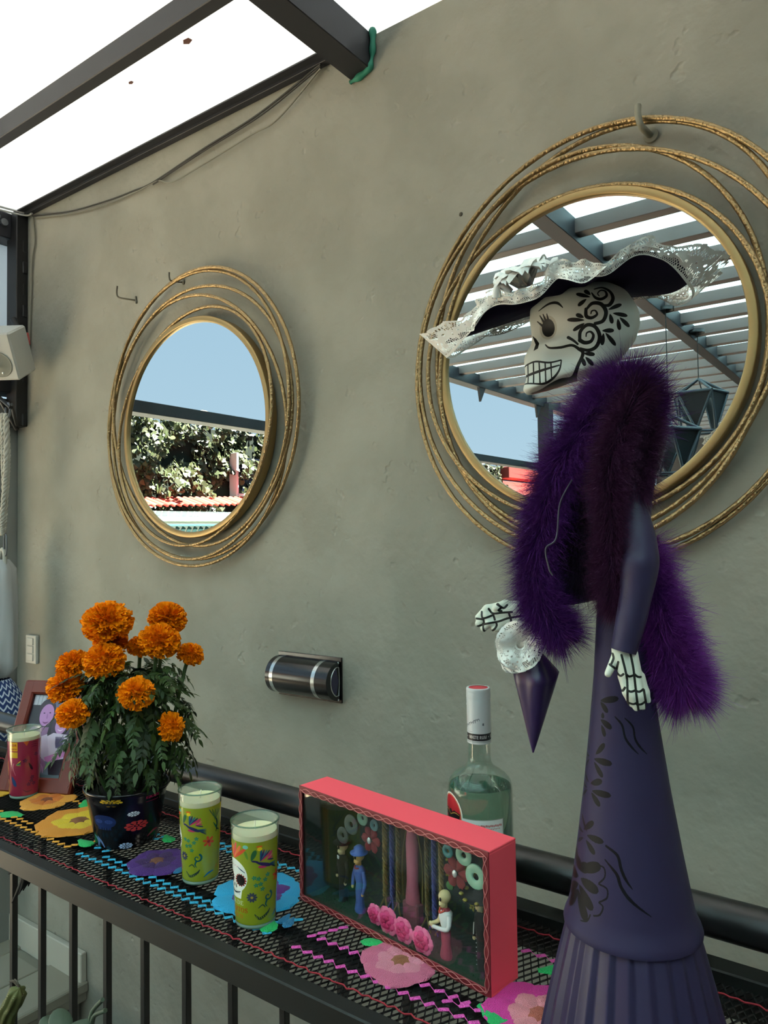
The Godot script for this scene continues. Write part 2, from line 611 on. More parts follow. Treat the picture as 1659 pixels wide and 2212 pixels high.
func stairs_corner() -> void:
	# landing at lower left: slab with tiles, skirting on the wall
	var m := M.new()
	var stone := mat("landing_stone", C8(130, 128, 115), 0.7)
	m.box(V(-3.0, -0.7, 0.84), V(1.14, 1.4, 1.66))
	struct("floor_landing", m, mat("landing_dark", C8(88, 88, 82), 0.8), "dark core of the stair landing")
	var land: Node = get_node("floor_landing")
	m = M.new()
	m.box(V(-3.0, 0.022, 0.85), V(1.20, 0.056, 1.7), 0.004)
	put("slab", m, stone, land)
	for i in 6:
		for j in 4:
			m = M.new()
			var off := 0.14 if i % 2 else 0.0
			m.box(V(-2.50 - i * 0.20, 0.055 + rng.randf_range(0, 0.002), 0.17 + j * 0.40 + off - 0.05), V(0.195, 0.012, 0.395), 0.002)
			var tm := mat("tile_%d" % ((i * 3 + j * 2) % 3), [C8(138, 135, 121), C8(132, 129, 116), C8(144, 140, 128)][(i * 3 + j * 2) % 3], 0.5)
			put("floor_tile", m, tm, land)
	m = M.new()
	m.box(V(-2.40, 0.045, 0.85), V(0.02, 0.035, 1.7), 0.004)
	put("nosing", m, stone, land)
	m = M.new()
	m.box(V(-2.75, 0.105, 0.012), V(0.70, 0.11, 0.022), 0.003)
	struct("baseboard_back", m, mat("skirting", C8(172, 172, 160), 0.6), "pale skirting above the landing")


func build_mirrors() -> void:
	var gold := mat("hammered_gold", C8(152, 130, 92), 0.40, 0.85)
	gold.heightmap_enabled = true
	gold.heightmap_texture = noise_tex(0.04, 3, [], 256, 21)
	gold.heightmap_scale = 0.25
	gold.uv1_triplanar = true
	gold.uv1_scale = Vector3(9, 9, 9)
	var bandm := mat("gold_band", C8(160, 136, 92), 0.42, 0.8)
	var glass := mat("mirror_silver", Color(0.86, 0.90, 0.91), 0.0, 1.0)
	var big := [[-0.5439, 1.9734, 0.4374, -0.0116, 0.0055], [-0.5365, 1.9989, 0.3867, -0.0254, 0.0249], [-0.565, 1.974, 0.3786, -0.0288, 0.0006], [-0.5507, 1.9586, 0.4112, 0.0005, -0.0085], [-0.5719, 1.9627, 0.3515, 0.0091, -0.0009]]
	var lit := [[-1.7886, 1.9696, 0.4379, -0.0027, 0.001], [-1.7832, 1.9875, 0.4097, -0.0086, -0.0077], [-1.7917, 1.9409, 0.4112, 0.0002, 0.0078], [-1.8114, 1.9213, 0.4116, -0.0004, -0.0092], [-1.7968, 1.9298, 0.3539, -0.0031, 0.0208]]
	for which in 2:
		var at: Vector3 = [V(-0.567, 1.965, 0), V(-1.795, 1.930, 0)][which]
		var t := thing("ring_mirror", ["round mirror in overlapping gold rings behind the purple skeleton figure", "round mirror in overlapping gold rings above the orange marigolds"][which], "mirror", at)
		var m := M.new()
		m.lathe([Vector2(0.334, 0.004), Vector2(0.337, 0.008), Vector2(0.337, 0.034), Vector2(0.334, 0.037), Vector2(0.322, 0.037), Vector2(0.319, 0.034), Vector2(0.319, 0.020)], 96)
		var o := put("frame_band", m, bandm, t)
		o.rotation.x = PI / 2
		m = M.new()
		m.lathe([Vector2(0.321, 0.006), Vector2(0.321, 0.0275), Vector2(0.3195, 0.0285), Vector2(0.0, 0.0285)], 96)
		o = put("mirror_glass", m, glass, t)
		o.rotation.x = PI / 2
		var rings: Array = big if which == 0 else lit
		for k in 5:
			var q: Array = rings[k]
			var path := PackedVector3Array()
			var rad := PackedFloat32Array()
			var r2 := RandomNumberGenerator.new()
			r2.seed = 100 + k + which * 10
			for i in 241:
				var a := TAU * (i % 240) / 240.0
				var r: float = q[2] + q[3] * cos(2 * a) + q[4] * sin(2 * a)
				path.append(V(q[0] + r * cos(a), q[1] + r * sin(a), 0.030 + 0.007 * sin(a * 2 + k * 1.9) + k * 0.001) - at)
				rad.append(0.0054 + r2.randf_range(-0.0004, 0.0004))
			rad[240] = rad[0]
			m = M.new()
			m.tube(path, rad, 8, true, false, 1.0, Vector3(0, 0, 1))
			put("gold_ring", m, gold, t)
	# hooks and bent nails
	var grey := mat("hook_grey", C8(128, 128, 112), 0.6)
	var mm := M.new()
	mm.tube(spline([V(-0.420, 2.385, 0.0), V(-0.424, 2.385, 0.03), V(-0.428, 2.392, 0.045), V(-0.431, 2.412, 0.049), V(-0.431, 2.43, 0.047)], 8), 0.0065, 8)
	mm.tube(PackedVector3Array([V(-0.420, 2.385, 0.0), V(-0.420, 2.385, 0.006)]), 0.015, 12)
	var h := put("wall_hook", mm, grey)
	tag(h, "grey painted screw hook holding the top ring of the big mirror", "hook")
	var nailm := mat("nail", C8(92, 90, 78), 0.5, 0.5)
	mm = M.new()
	mm.tube(spline([V(-1.866, 2.400, 0.0), V(-1.880, 2.400, 0.018), V(-1.888, 2.401, 0.034), V(-1.892, 2.412, 0.036), V(-1.895, 2.428, 0.034)], 6), 0.0028, 6)
	mm.ball(V(-1.866, 2.400, 0.002), V(0.007, 0.009, 0.003), 8, 6)
	h = put("bent_nail", mm, nailm)
	tag(h, "bent nail over the rings of the small mirror", "nail")
	mm = M.new()
	mm.tube(spline([V(-2.112, 2.392, 0.0), V(-2.14, 2.397, 0.02), V(-2.165, 2.405, 0.032), V(-2.172, 2.42, 0.034), V(-2.172, 2.444, 0.032)], 6), 0.003, 6)
	mm.bar(V(-2.108, 2.380, 0.002), V(-2.112, 2.404, 0.002), 0.0035)
	h = put("bent_nail", mm, nailm)
	tag(h, "bare bent nail on the wall left of the small mirror", "nail")
	mm = M.new()
	mm.ball(V(-0.86, 2.345, 0.001), V(0.005, 0.005, 0.002), 8, 6)
	h = put("nail_hole", mm, mat("hole", C8(70, 68, 58), 0.9))
	tag(h, "small dark nail hole in the wall above the big mirror", "hole")


func leaf_shape(kind: int) -> PackedVector2Array:
	if kind == 0:
		return PackedVector2Array([Vector2(0, -0.5), Vector2(0.38, -0.42), Vector2(0.5, -0.1), Vector2(0.3, 0.08), Vector2(0.0, 0.6), Vector2(-0.3, 0.08), Vector2(-0.5, -0.1), Vector2(-0.38, -0.42)])
	return PackedVector2Array([Vector2(0, -0.5), Vector2(0.2, -0.2), Vector2(0.22, 0.1), Vector2(0, 0.5), Vector2(-0.22, 0.1), Vector2(-0.2, -0.2)])


func build_outside() -> void:
	# what the mirrors show beyond the open left end
	var m := M.new()
	m.box(V(-7.3, 1.4, 7.6), V(0.3, 3.1, 9.8))
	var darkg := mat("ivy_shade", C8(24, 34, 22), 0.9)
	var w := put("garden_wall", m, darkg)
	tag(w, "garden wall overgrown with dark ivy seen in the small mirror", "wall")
	var f := FastNoiseLite.new()
	f.seed = 4; f.frequency = 0.9; f.fractal_octaves = 3
	var lm := M.new()
	lm.slab(leaf_shape(0), 0.02)
	var mm := MultiMesh.new()
	mm.transform_format = MultiMesh.TRANSFORM_3D
	mm.use_colors = true
	mm.mesh = lm.mesh()
	var xs := []
	var cs := []
	for i in 9000:
		var z := rng.randf_range(2.7, 6.2) if i < 6200 else rng.randf_range(10.4, 12.2)
		var y := rng.randf_range(1.9, 3.05)
		var dn := f.get_noise_2d(z * 1.4, y * 1.4)
		if dn < rng.randf_range(-0.35, 0.12): continue
		var x := -7.14 + maxf(0.0, dn) * 0.75 + rng.randf_range(0, 0.06)
		var s := rng.randf_range(0.045, 0.085)
		var b := Basis(Vector3(0, 0, -1), Vector3(0, 1, 0), Vector3(1, 0, 0))
		b = Basis(Vector3(0, 1, 0), rng.randf_range(-0.9, 0.9)) * Basis(Vector3(0, 0, 1), rng.randf_range(-0.2, 0.9)) * b * Basis(Vector3(0, 0, 1), rng.randf_range(0, TAU))
		xs.append(Transform3D(b.scaled_local(Vector3(s, s, s)), V(x, y, z)))
		var g := rng.randf_range(0.6, 1.2)
		cs.append(Color(0.060 * g + rng.randf_range(0, 0.014), 0.082 * g, 0.030 * g))
	mm.instance_count = xs.size()
	for i in xs.size():
		mm.set_instance_transform(i, xs[i])
		mm.set_instance_color(i, cs[i])
	var iv := MultiMeshInstance3D.new()
	iv.name = "ivy_leaves"
	iv.multimesh = mm
	var lmx := mat("ivy_leaf", Color.WHITE, 0.45)
	lmx.vertex_color_use_as_albedo = true
	iv.material_override = lmx
	add_child(iv)
	tag(iv, "sunlit ivy leaves covering the garden wall", "ivy")
	iv.set_meta("kind", "stuff")
	# dark window in the ivy with a pale frame
	var t := thing("garden_window", "dark window with a pale frame among the ivy", "window", V(-7.1, 2.12, 5.0))
	m = M.new()
	m.box(V(0.02, 0.25, 0.4), V(0.04, 0.5, 0.78))
	put("pane", m, mat("pane_dark", C8(28, 32, 44), 0.15), t)
	m = M.new()
	m.box(V(0.09, 0.26, 0.0), V(0.14, 0.56, 0.035), 0.002)
	m.box(V(0.09, 0.0, 0.4), V(0.14, 0.03, 0.80), 0.002)
	put("frame", m, mat("pale_frame", C8(205, 210, 214), 0.6), t)
	# tiled coping on a pale wall in front of the ivy
	t = thing("coping_wall", "pale low wall with a red tile coping under the ivy", "wall", V(-6.75, 0, 0))
	m = M.new()
	m.box(V(0, 0.93, 4.6), V(0.2, 1.9, 3.6))
	put("wall_face", m, mat("pale_wall", C8(196, 204, 196), 0.8), t)
	m = M.new()
	m.box(V(0.12, 1.79, 4.6), V(0.10, 0.05, 3.6), 0.004)
	put("ledge", m, mat("pale_blue", C8(190, 210, 212), 0.7), t)
	for i in 34:
		m = M.new()
		var rows := []
		for j in 2:
			var r := PackedVector3Array()
			for k in 7:
				var a := PI * k / 6.0
				r.append(V(-0.16 + 0.34 * j, 2.03 - 0.10 * j + 0.032 * sin(a) + (i - 10) * 0.003, 3.0 + i * 0.092 + 0.04 * cos(a)))
			rows.append(r)
		m.grid(rows)
		put("roof_tile", m, mat("tile_red_%d" % (i % 3), [C8(205, 78, 60), C8(190, 66, 52), C8(216, 92, 72)][i % 3], 0.8), t)
	# dark green slanted louvres below
	t = thing("louvre_screen", "dark green slanted louvres under the pale ledge", "screen", V(-6.5, 1.4, 0))
	m = M.new()
	m.box(V(0, 0.32, 4.4), V(0.04, 0.03, 2.6), 0.003)
	put("rail", m, mat("rail_teal", C8(70, 105, 108), 0.6), t)
	for i in 20:
		m = M.new()
		m.box(V(0, 0.15, 3.6 + i * 0.085), V(0.012, 0.34, 0.05), 0.002, Basis(Vector3(1, 0, 0), 0.5))
		put("louvre", m, mat("louvre_green", C8(28, 62, 58), 0.6), t)
	# neighbouring white house with a red gutter, right end of the ivy
	t = thing("white_house", "bright white wall under a red eave at the edge of the big mirror", "building", V(-7.4, 0, 14.0))
	m = M.new()
	m.box(V(0, 1.3, 0), V(0.3, 2.75, 3.2))
	put("wall_face", m, mat("white_wall", C8(240, 240, 240), 0.8), t)
	m = M.new()
	m.box(V(0.2, 2.83, 0), V(0.5, 0.24, 3.2), 0.01)
	put("eave", m, mat("eave_red", C8(126, 44, 36), 0.8), t)
	m = M.new()
	m.box(V(0.9, 1.1, 0.0), V(1.2, 2.3, 3.0), 0.01)
	put("lean_to", m, mat("tile_red_0", C8(205, 78, 60), 0.8), t)
	# dishes above the beam
	for k in 2:
		m = M.new()
		m.lathe([Vector2(0.0, 0.0), Vector2(0.07, 0.006), Vector2(0.12, 0.03), Vector2(0.125, 0.032), Vector2(0.07, 0.012), Vector2(0.0, 0.006)], 20)
		w = put("satellite_dish", m, mat("dish_grey", C8(190, 186, 172), 0.6))
		w.position = [V(-7.15, 3.05, 4.62), V(-7.15, 3.06, 10.75)][k]
		w.rotation = Vector3(0.5, 0.5, 1.2)
		w.scale = Vector3(1, 1, 1.2)
		tag(w, ["pale dish standing above the beam in the small mirror", "pale dish above the lower beam in the big mirror"][k], "dish")
	# ground of the yard
	m = M.new()
	m.box(V(-12, -1.7, 6), V(18, 0.1, 30))
	struct("ground", m, mat("yard", C8(130, 126, 116), 0.9), "paved yard outside")
	# pendant cages hanging behind the viewer
	pendant(V(-1.071, 2.514, 3.3), 0, "upper geometric cage pendant in the big mirror")
	pendant(V(-1.099, 2.224, 2.7), 1, "lower geometric cage pendant beside the feather boa in the mirror")


func pendant(at: Vector3, k: int, label: String) -> void:
	var t := thing("cage_pendant", label, "pendant lamp", at, 0.3 * k, "geometric pendants")
	var st := mat("pendant_steel", C8(66, 76, 84), 0.5, 0.3)
	var m := M.new()
	m.bar(V(0, 0.0, 0), V(0, 2.82 - at.y, 0), 0.003, 6)
	put("cord", m, mat("steel_black", C8(24, 25, 27)), t)
	m = M.new()
	m.lathe([Vector2(0.045, -0.02), Vector2(0.045, 0.0), Vector2(0, 0.001)], 16, V(0, 2.82 - at.y, 0))
	put("ceiling_rose", m, mat("steel_black", C8(24, 25, 27)), t)
	var r1 := []
	var r2 := []
	for i in 5:
		var a := TAU * i / 5 + 0.35
		r1.append(V(0.165 * cos(a), -0.095, 0.165 * sin(a)))
		r2.append(V(0.105 * cos(a + 0.63), -0.33, 0.105 * sin(a + 0.63)))
	var apex := V(0, 0, 0)
	var panel := mat("pendant_panel", C8(28, 34, 38), 0.35)
	for i in 5:
		var j := (i + 1) % 5
		m = M.new()
		m.bar(apex, r1[i], 0.0035 if i % 2 else 0.009, 6)
		put("strut", m, st, t)
		m = M.new()
		m.bar(r1[i], r1[j], 0.010, 6)
		put("strut", m, st, t)
		m = M.new()
		m.bar(r1[j], r2[i], 0.008, 6)
		m.bar(r1[i], r2[i], 0.008, 6)
		m.bar(r2[i], r2[j], 0.008, 6)
		put("strut", m, st, t)
		m = M.new()
		m.tri(r1[i] * 0.97, r1[j] * 0.97, r2[i] * 0.97)
		m.tri(r1[i] * 0.96, r2[i] * 0.96, r1[j] * 0.96)
		put("panel", m, panel, t)


# ---------- the railing shelf and the cloth ----------
func build_railing() -> void:
	var iron := mat("railing_iron", C8(22, 24, 22), 0.5, 0.0, 0.4)
	var ironb := mat("railing_black", C8(22, 23, 22), 0.5, 0.0, 0.5)
	var t := thing("railing_shelf", "black iron railing with a mesh shelf and thick tube rail", "railing")
	var m := M.new()
	m.box(V(-0.6, 1.0125, 0.7995), V(3.6, 0.035, 0.024), 0.002)
	put("front_rail", m, iron, t)
	m = M.new()
	m.box(V(-0.6, 1.014, 0.455), V(3.6, 0.032, 0.034), 0.002)
	m.box(V(-0.6, 0.992, 0.468), V(3.6, 0.012, 0.05), 0.002)
	put("back_rail", m, iron, t)
	m = M.new()
	m.tube(PackedVector3Array([V(-2.55, 1.084, 0.445), V(1.2, 1.084, 0.445)]), 0.0262, 28)
	put("tube_rail", m, mat("tube_black", C8(17, 18, 19), 0.36, 0.0, 0.6), t)
	for x in [-2.35, -0.05, 1.1]:
		m = M.new()
		m.box(V(x, 1.045, 0.45), V(0.02, 0.06, 0.02), 0.002)
		put("tube_post", m, iron, t)
	for k in 22:
		var x := -1.5646 + 0.1113 * (k - 6)
		m = M.new()
		m.box(V(x, 0.50, 0.69), V(0.0118, 1.008, 0.0118), 0.001)
		put("baluster", m, ironb, t)
	m = M.new()
	m.box(V(-0.9, 1.006, 0.69), V(3.0, 0.01, 0.03), 0.001)
	put("baluster_strap", m, ironb, t)
	m = M.new()
	m.box(V(-0.9, 0.06, 0.69), V(3.0, 0.03, 0.03), 0.002)
	put("bottom_rail", m, ironb, t)
	# expanded metal: diamonds of thin strands
	m = M.new()
	var px := 0.0112
	var pz := 0.022
	var y := 1.0135
	var nx := 250
	var nz := 15
	for j in nz:
		for i in nx:
			var x0 := -2.35 + i * px
			var z0 := 0.458 + j * pz
			var c := V(x0 + px * 0.5, y, z0 + pz * 0.5)
			# an X of two strands per cell
			for s in [-1.0, 1.0]:
				var a := c + V(-px * 0.5, 0, -pz * 0.5 * s)
				var b := c + V(px * 0.5, 0, pz * 0.5 * s)
				var d := (b - a).normalized()
				var o := V(-d.z, 0, d.x) * 0.0008
				var up := V(0, 0.0018, 0)
				m.quad(a - o + up, a + o + up, b + o + up, b - o + up)
				m.quad(a + o, a + o + up, b + o + up, b + o)
				m.quad(a - o + up, a - o, b - o, b - o + up)
	var o2 := put("mesh_deck", m, mat("mesh_black", C8(24, 26, 26), 0.5, 0.2), t)
	o2.set_meta("kind", "stuff")


func petal(m: M, at: Vector3, ang: float, l: float, w: float, lift: float, start := 0.15) -> void:
	var d := V(cos(ang), 0, sin(ang))
	var o := V(-sin(ang), 0, cos(ang))
	var rows := []
	for j in 9:
		var s := j / 8.0
		var prof := lerpf(0.34, 1.0, smoothstep(0.0, 0.6, s)) if s < 0.6 else sqrt(maxf(0.0, 1.0 - pow((s - 0.6) / 0.4, 2.0)))
		var r := PackedVector3Array()
		for i in 7:
			var q := i / 3.0 - 1.0
			var edge := 1.0 + 0.06 * sin(i * 7.0 + j * 3.0 + l * 900.0)
			r.append(at + d * (start + (1 - start) * s) * l + o * q * w * prof * edge + V(0, lift * (1.0 - q * q) * (0.5 + 0.5 * sin(PI * s)) + 0.0006, 0))
		rows.append(r)
	m.grid(rows)


func satin(key: String, col: Color) -> StandardMaterial3D:
	var s := mat(key, col, 0.5, 0.0, 0.5)
	s.rim_enabled = true
	s.rim = 0.35
	if not s.heightmap_enabled:
		s.heightmap_enabled = true
		if not mt.has("_satin"): mt["_satin"] = noise_tex(0.05, 2, [], 256, 31)
		s.heightmap_texture = mt["_satin"]
		s.heightmap_scale = 0.25
		s.uv1_triplanar = true
		s.uv1_scale = Vector3(40, 12, 40)
	return s


func build_cloth() -> void:
	var t := thing("table_runner", "sheer black net runner embroidered with bright flowers and zigzag stitches", "cloth", V(0, 0, 0))
	var y0 := 1.0175
	var m := M.new()
	var rows := []
	for j in 9:
		var r := PackedVector3Array()
		for i in 90:
			var x := -2.30 + 2.42 * i / 89.0
			var z := 0.488 + 0.285 * j / 8.0
			r.append(V(x, y0 + 0.0006 * sin(x * 31.0 + z * 50.0), z))
		rows.append(r)
	m.grid(rows)
	var net := mat("net_black", C8(14, 14, 16, 40), 1.0, 0.0, 0.1)
	net.transparency = BaseMaterial3D.TRANSPARENCY_ALPHA
	put("net", m, net, t)
	# denser dark ground under the yellow part
	m = M.new()
	rows = []
	for j in 5:
		var r := PackedVector3Array()
		for i in 40:
			var x := -2.28 + 1.0 * i / 39.0
			var z := 0.52 + 0.20 * j / 4.0
			r.append(V(x, y0 + 0.0008, z))
		rows.append(r)
	m.grid(rows)
	var net2 := mat("net_dense", C8(16, 15, 16, 190), 1.0, 0.0, 0.1)
	net2.transparency = BaseMaterial3D.TRANSPARENCY_ALPHA
	put("dense_net", m, net2, t)
	# border threads
	for b in [[0.764, 1.0], [0.507, 1.0]]:
		var path := PackedVector3Array()
		for i in 300:
			var x := -2.28 + 2.38 * i / 299.0
			path.append(V(x, y0 + 0.002 + 0.0008 * sin(i * 1.7), b[0] + 0.0022 * sin(i * 2.4) + 0.006 * sin(x * 3.1)))
		m = M.new()
		m.tube(path, 0.0012 * b[1], 5)
		put("border_thread", m, mat("thread_red", C8(150, 24, 40), 0.7), t)
	# zigzag satin stitches: x from, x to, z from, z to, pitch, colour
	var runs := [
		[-1.98, -1.285, 0.720, 0.721, 0.020, "orange"], [-1.97, -1.45, 0.702, 0.702, 0.020, "orange"], [-1.75, -1.40, 0.578, 0.578, 0.022, "orange"], [-1.47, -1.385, 0.552, 0.528, 0.02, "orange"], [-1.31, -1.27, 0.718, 0.64, 0.02, "orange"],
		[-1.272, -0.76, 0.726, 0.725, 0.0198, "cyan"], [-1.22, -0.90, 0.706, 0.712, 0.0198, "cyan"], [-1.262, -1.21, 0.70, 0.57, 0.018, "cyan"], [-1.235, -1.19, 0.70, 0.57, 0.018, "cyan"], [-1.19, -0.86, 0.548, 0.550, 0.0198, "cyan"], [-1.17, -0.90, 0.566, 0.562, 0.0198, "cyan"], [-0.80, -0.765, 0.70, 0.66, 0.016, "cyan"],
		[-0.735, -0.40, 0.728, 0.726, 0.020, "pink"], [-0.72, -0.46, 0.690, 0.700, 0.020, "pink"], [-0.50, -0.36, 0.710, 0.690, 0.020, "pink"], [-0.73, -0.70, 0.70, 0.64, 0.016, "pink"], [-0.47, -0.20, 0.553, 0.549, 0.021, "pink"]]
	var stitchc := {"orange": C8(246, 168, 48), "cyan": C8(40, 172, 214), "pink": C8(238, 84, 186)}
	for rn in runs:
		var a := V(rn[0], y0 + 0.002, rn[2])
		var b := V(rn[1], y0 + 0.002, rn[3])
		var l := a.distance_to(b)
		var k := int(l / rn[4])
		var d := (b - a).normalized()
		var sm := satin("stitch_" + rn[5], stitchc[rn[5]])
		var th := PackedVector3Array()
		for i in k:
			var c: Vector3 = a + d * (i + 0.5) * rn[4] + V(rng.randf_range(-0.0012, 0.0012), 0, rng.randf_range(-0.001, 0.001))
			m = M.new()
			var yaw := 0.8 + rng.randf_range(-0.18, 0.18)
			m.box(c, V(0.0138, 0.0028, 0.0056), 0.0012, Basis(UPV, yaw))
			put("stitch", m, sm, t)
			th.append(c + V(-0.006 * cos(yaw), -0.0004, 0.006 * sin(yaw)))
			th.append(c + V(0.006 * cos(yaw), -0.0004, -0.006 * sin(yaw)))
		m = M.new()
		m.tube(th, 0.0006, 4)
		put("running_thread", m, sm, t)
	# embroidered flowers: centre, petals, length, outer colour, inner colour, core colour
	var fl := [
		[V(-1.405, 0, 0.640), 7, 0.088, C8(238, 150, 30), C8(246, 208, 40), C8(146, 84, 34), 0.5],
		[V(-1.575, 0, 0.612), 6, 0.062, C8(238, 160, 50), C8(216, 116, 34), C8(130, 60, 26), 0.2],
		[V(-1.74, 0, 0.655), 6, 0.060, C8(240, 186, 40), C8(222, 170, 50), C8(150, 90, 40), 0.0],
		[V(-1.90, 0, 0.64), 6, 0.065, C8(238, 150, 40), C8(240, 200, 60), C8(140, 80, 34), 0.0],
		[V(-1.115, 0, 0.668), 6, 0.060, C8(74, 22, 120), C8(56, 20, 86), C8(126, 76, 50), 0.3],
		[V(-0.882, 0, 0.645), 7, 0.080, C8(30, 170, 226), C8(84, 24, 126), C8(60, 20, 90), 0.1],
		[V(-0.585, 0, 0.675), 7, 0.060, C8(214, 108, 142), C8(226, 140, 160), C8(150, 92, 54), 0.2],
		[V(-0.385, 0, 0.672), 7, 0.070, C8(226, 50, 158), C8(238, 150, 160), C8(190, 100, 80), 0.1],
		[V(-0.13, 0, 0.66), 6, 0.060, C8(226, 50, 158), C8(238, 150, 160), C8(190, 100, 80), 0.1]]
	for f in fl.size():
		var q: Array = fl[f]
		var at: Vector3 = q[0]
		at.y = y0 + 0.0018
		for i in q[1]:
			var a: float = q[6] + TAU * i / q[1] + rng.randf_range(-0.1, 0.1)
			m = M.new()
			petal(m, at + V(0, 0.0004 * (i % 2), 0), a, q[2] * rng.randf_range(0.86, 1.05), q[2] * 0.43, 0.004)
			put("petal", m, satin("petal_%d" % f, q[3]), t)
			m = M.new()
			petal(m, at + V(0, 0.0016, 0), a, q[2] * 0.66, q[2] * 0.25, 0.0035)
			put("inner_petal", m, satin("petal_in_%d" % f, q[4]), t)
		m = M.new()
		m.ball(at + V(0, 0.002, 0), V(q[2] * 0.24, 0.004, q[2] * 0.24), 14, 8)
		put("flower_core", m, satin("core_%d" % f, q[5]), t)
	for g in [[-1.505, 0.564, 0.5, 0.05], [-1.318, 0.692, 0.1, 0.045], [-1.20, 0.585, 0.4, 0.04], [-1.53, 0.689, 2.8, 0.06], [-0.812, 0.690, 0.9, 0.045], [-0.427, 0.588, -0.6, 0.05], [-0.455, 0.694, 0.3, 0.05], [-1.166, 0.565, 0.3, 0.04], [-0.63, 0.648, 2.6, 0.035]]:
		m = M.new()
		petal(m, V(g[0], y0 + 0.002, g[1]), g[2], g[3], g[3] * 0.3, 0.003, 0.0)
		put("embroidered_leaf", m, satin("leaf_green", C8(20, 186, 96)), t)
	for g in [[-0.795, 0.668, C8(30, 120, 170)], [-0.782, 0.672, C8(30, 120, 170)], [-1.06, 0.652, C8(66, 24, 110)]]:
		m = M.new()
		petal(m, V(g[0], y0 + 0.002, g[1]), 1.3, 0.03, 0.008, 0.003, 0.0)
		put("embroidered_bud", m, satin("bud", g[2]), t)
	# ragged black tassel hanging below the front rail
	m = M.new()
	var bt := mat("tassel_black", C8(14, 15, 14), 0.8)
	for i in 9:
		var s0 := V(-1.40 + rng.randf_range(-0.012, 0.012), 0.985, 0.742)
		var e := s0 + V(rng.randf_range(-0.05, 0.005), -rng.randf_range(0.03, 0.095), rng.randf_range(-0.01, 0.02))
		m.tube(spline([s0, s0.lerp(e, 0.5) + V(0.012, 0.004, 0), e], 6), blend_radii([0.006, 0.007, 0.0012], 6), 6)
	m.tube(PackedVector3Array([V(-1.40, 1.012, 0.742), V(-1.40, 0.98, 0.742)]), 0.004, 6)
	var o := put("black_tassel", m, bt)
	tag(o, "ragged black tassel hanging below the front rail at the left", "tassel")


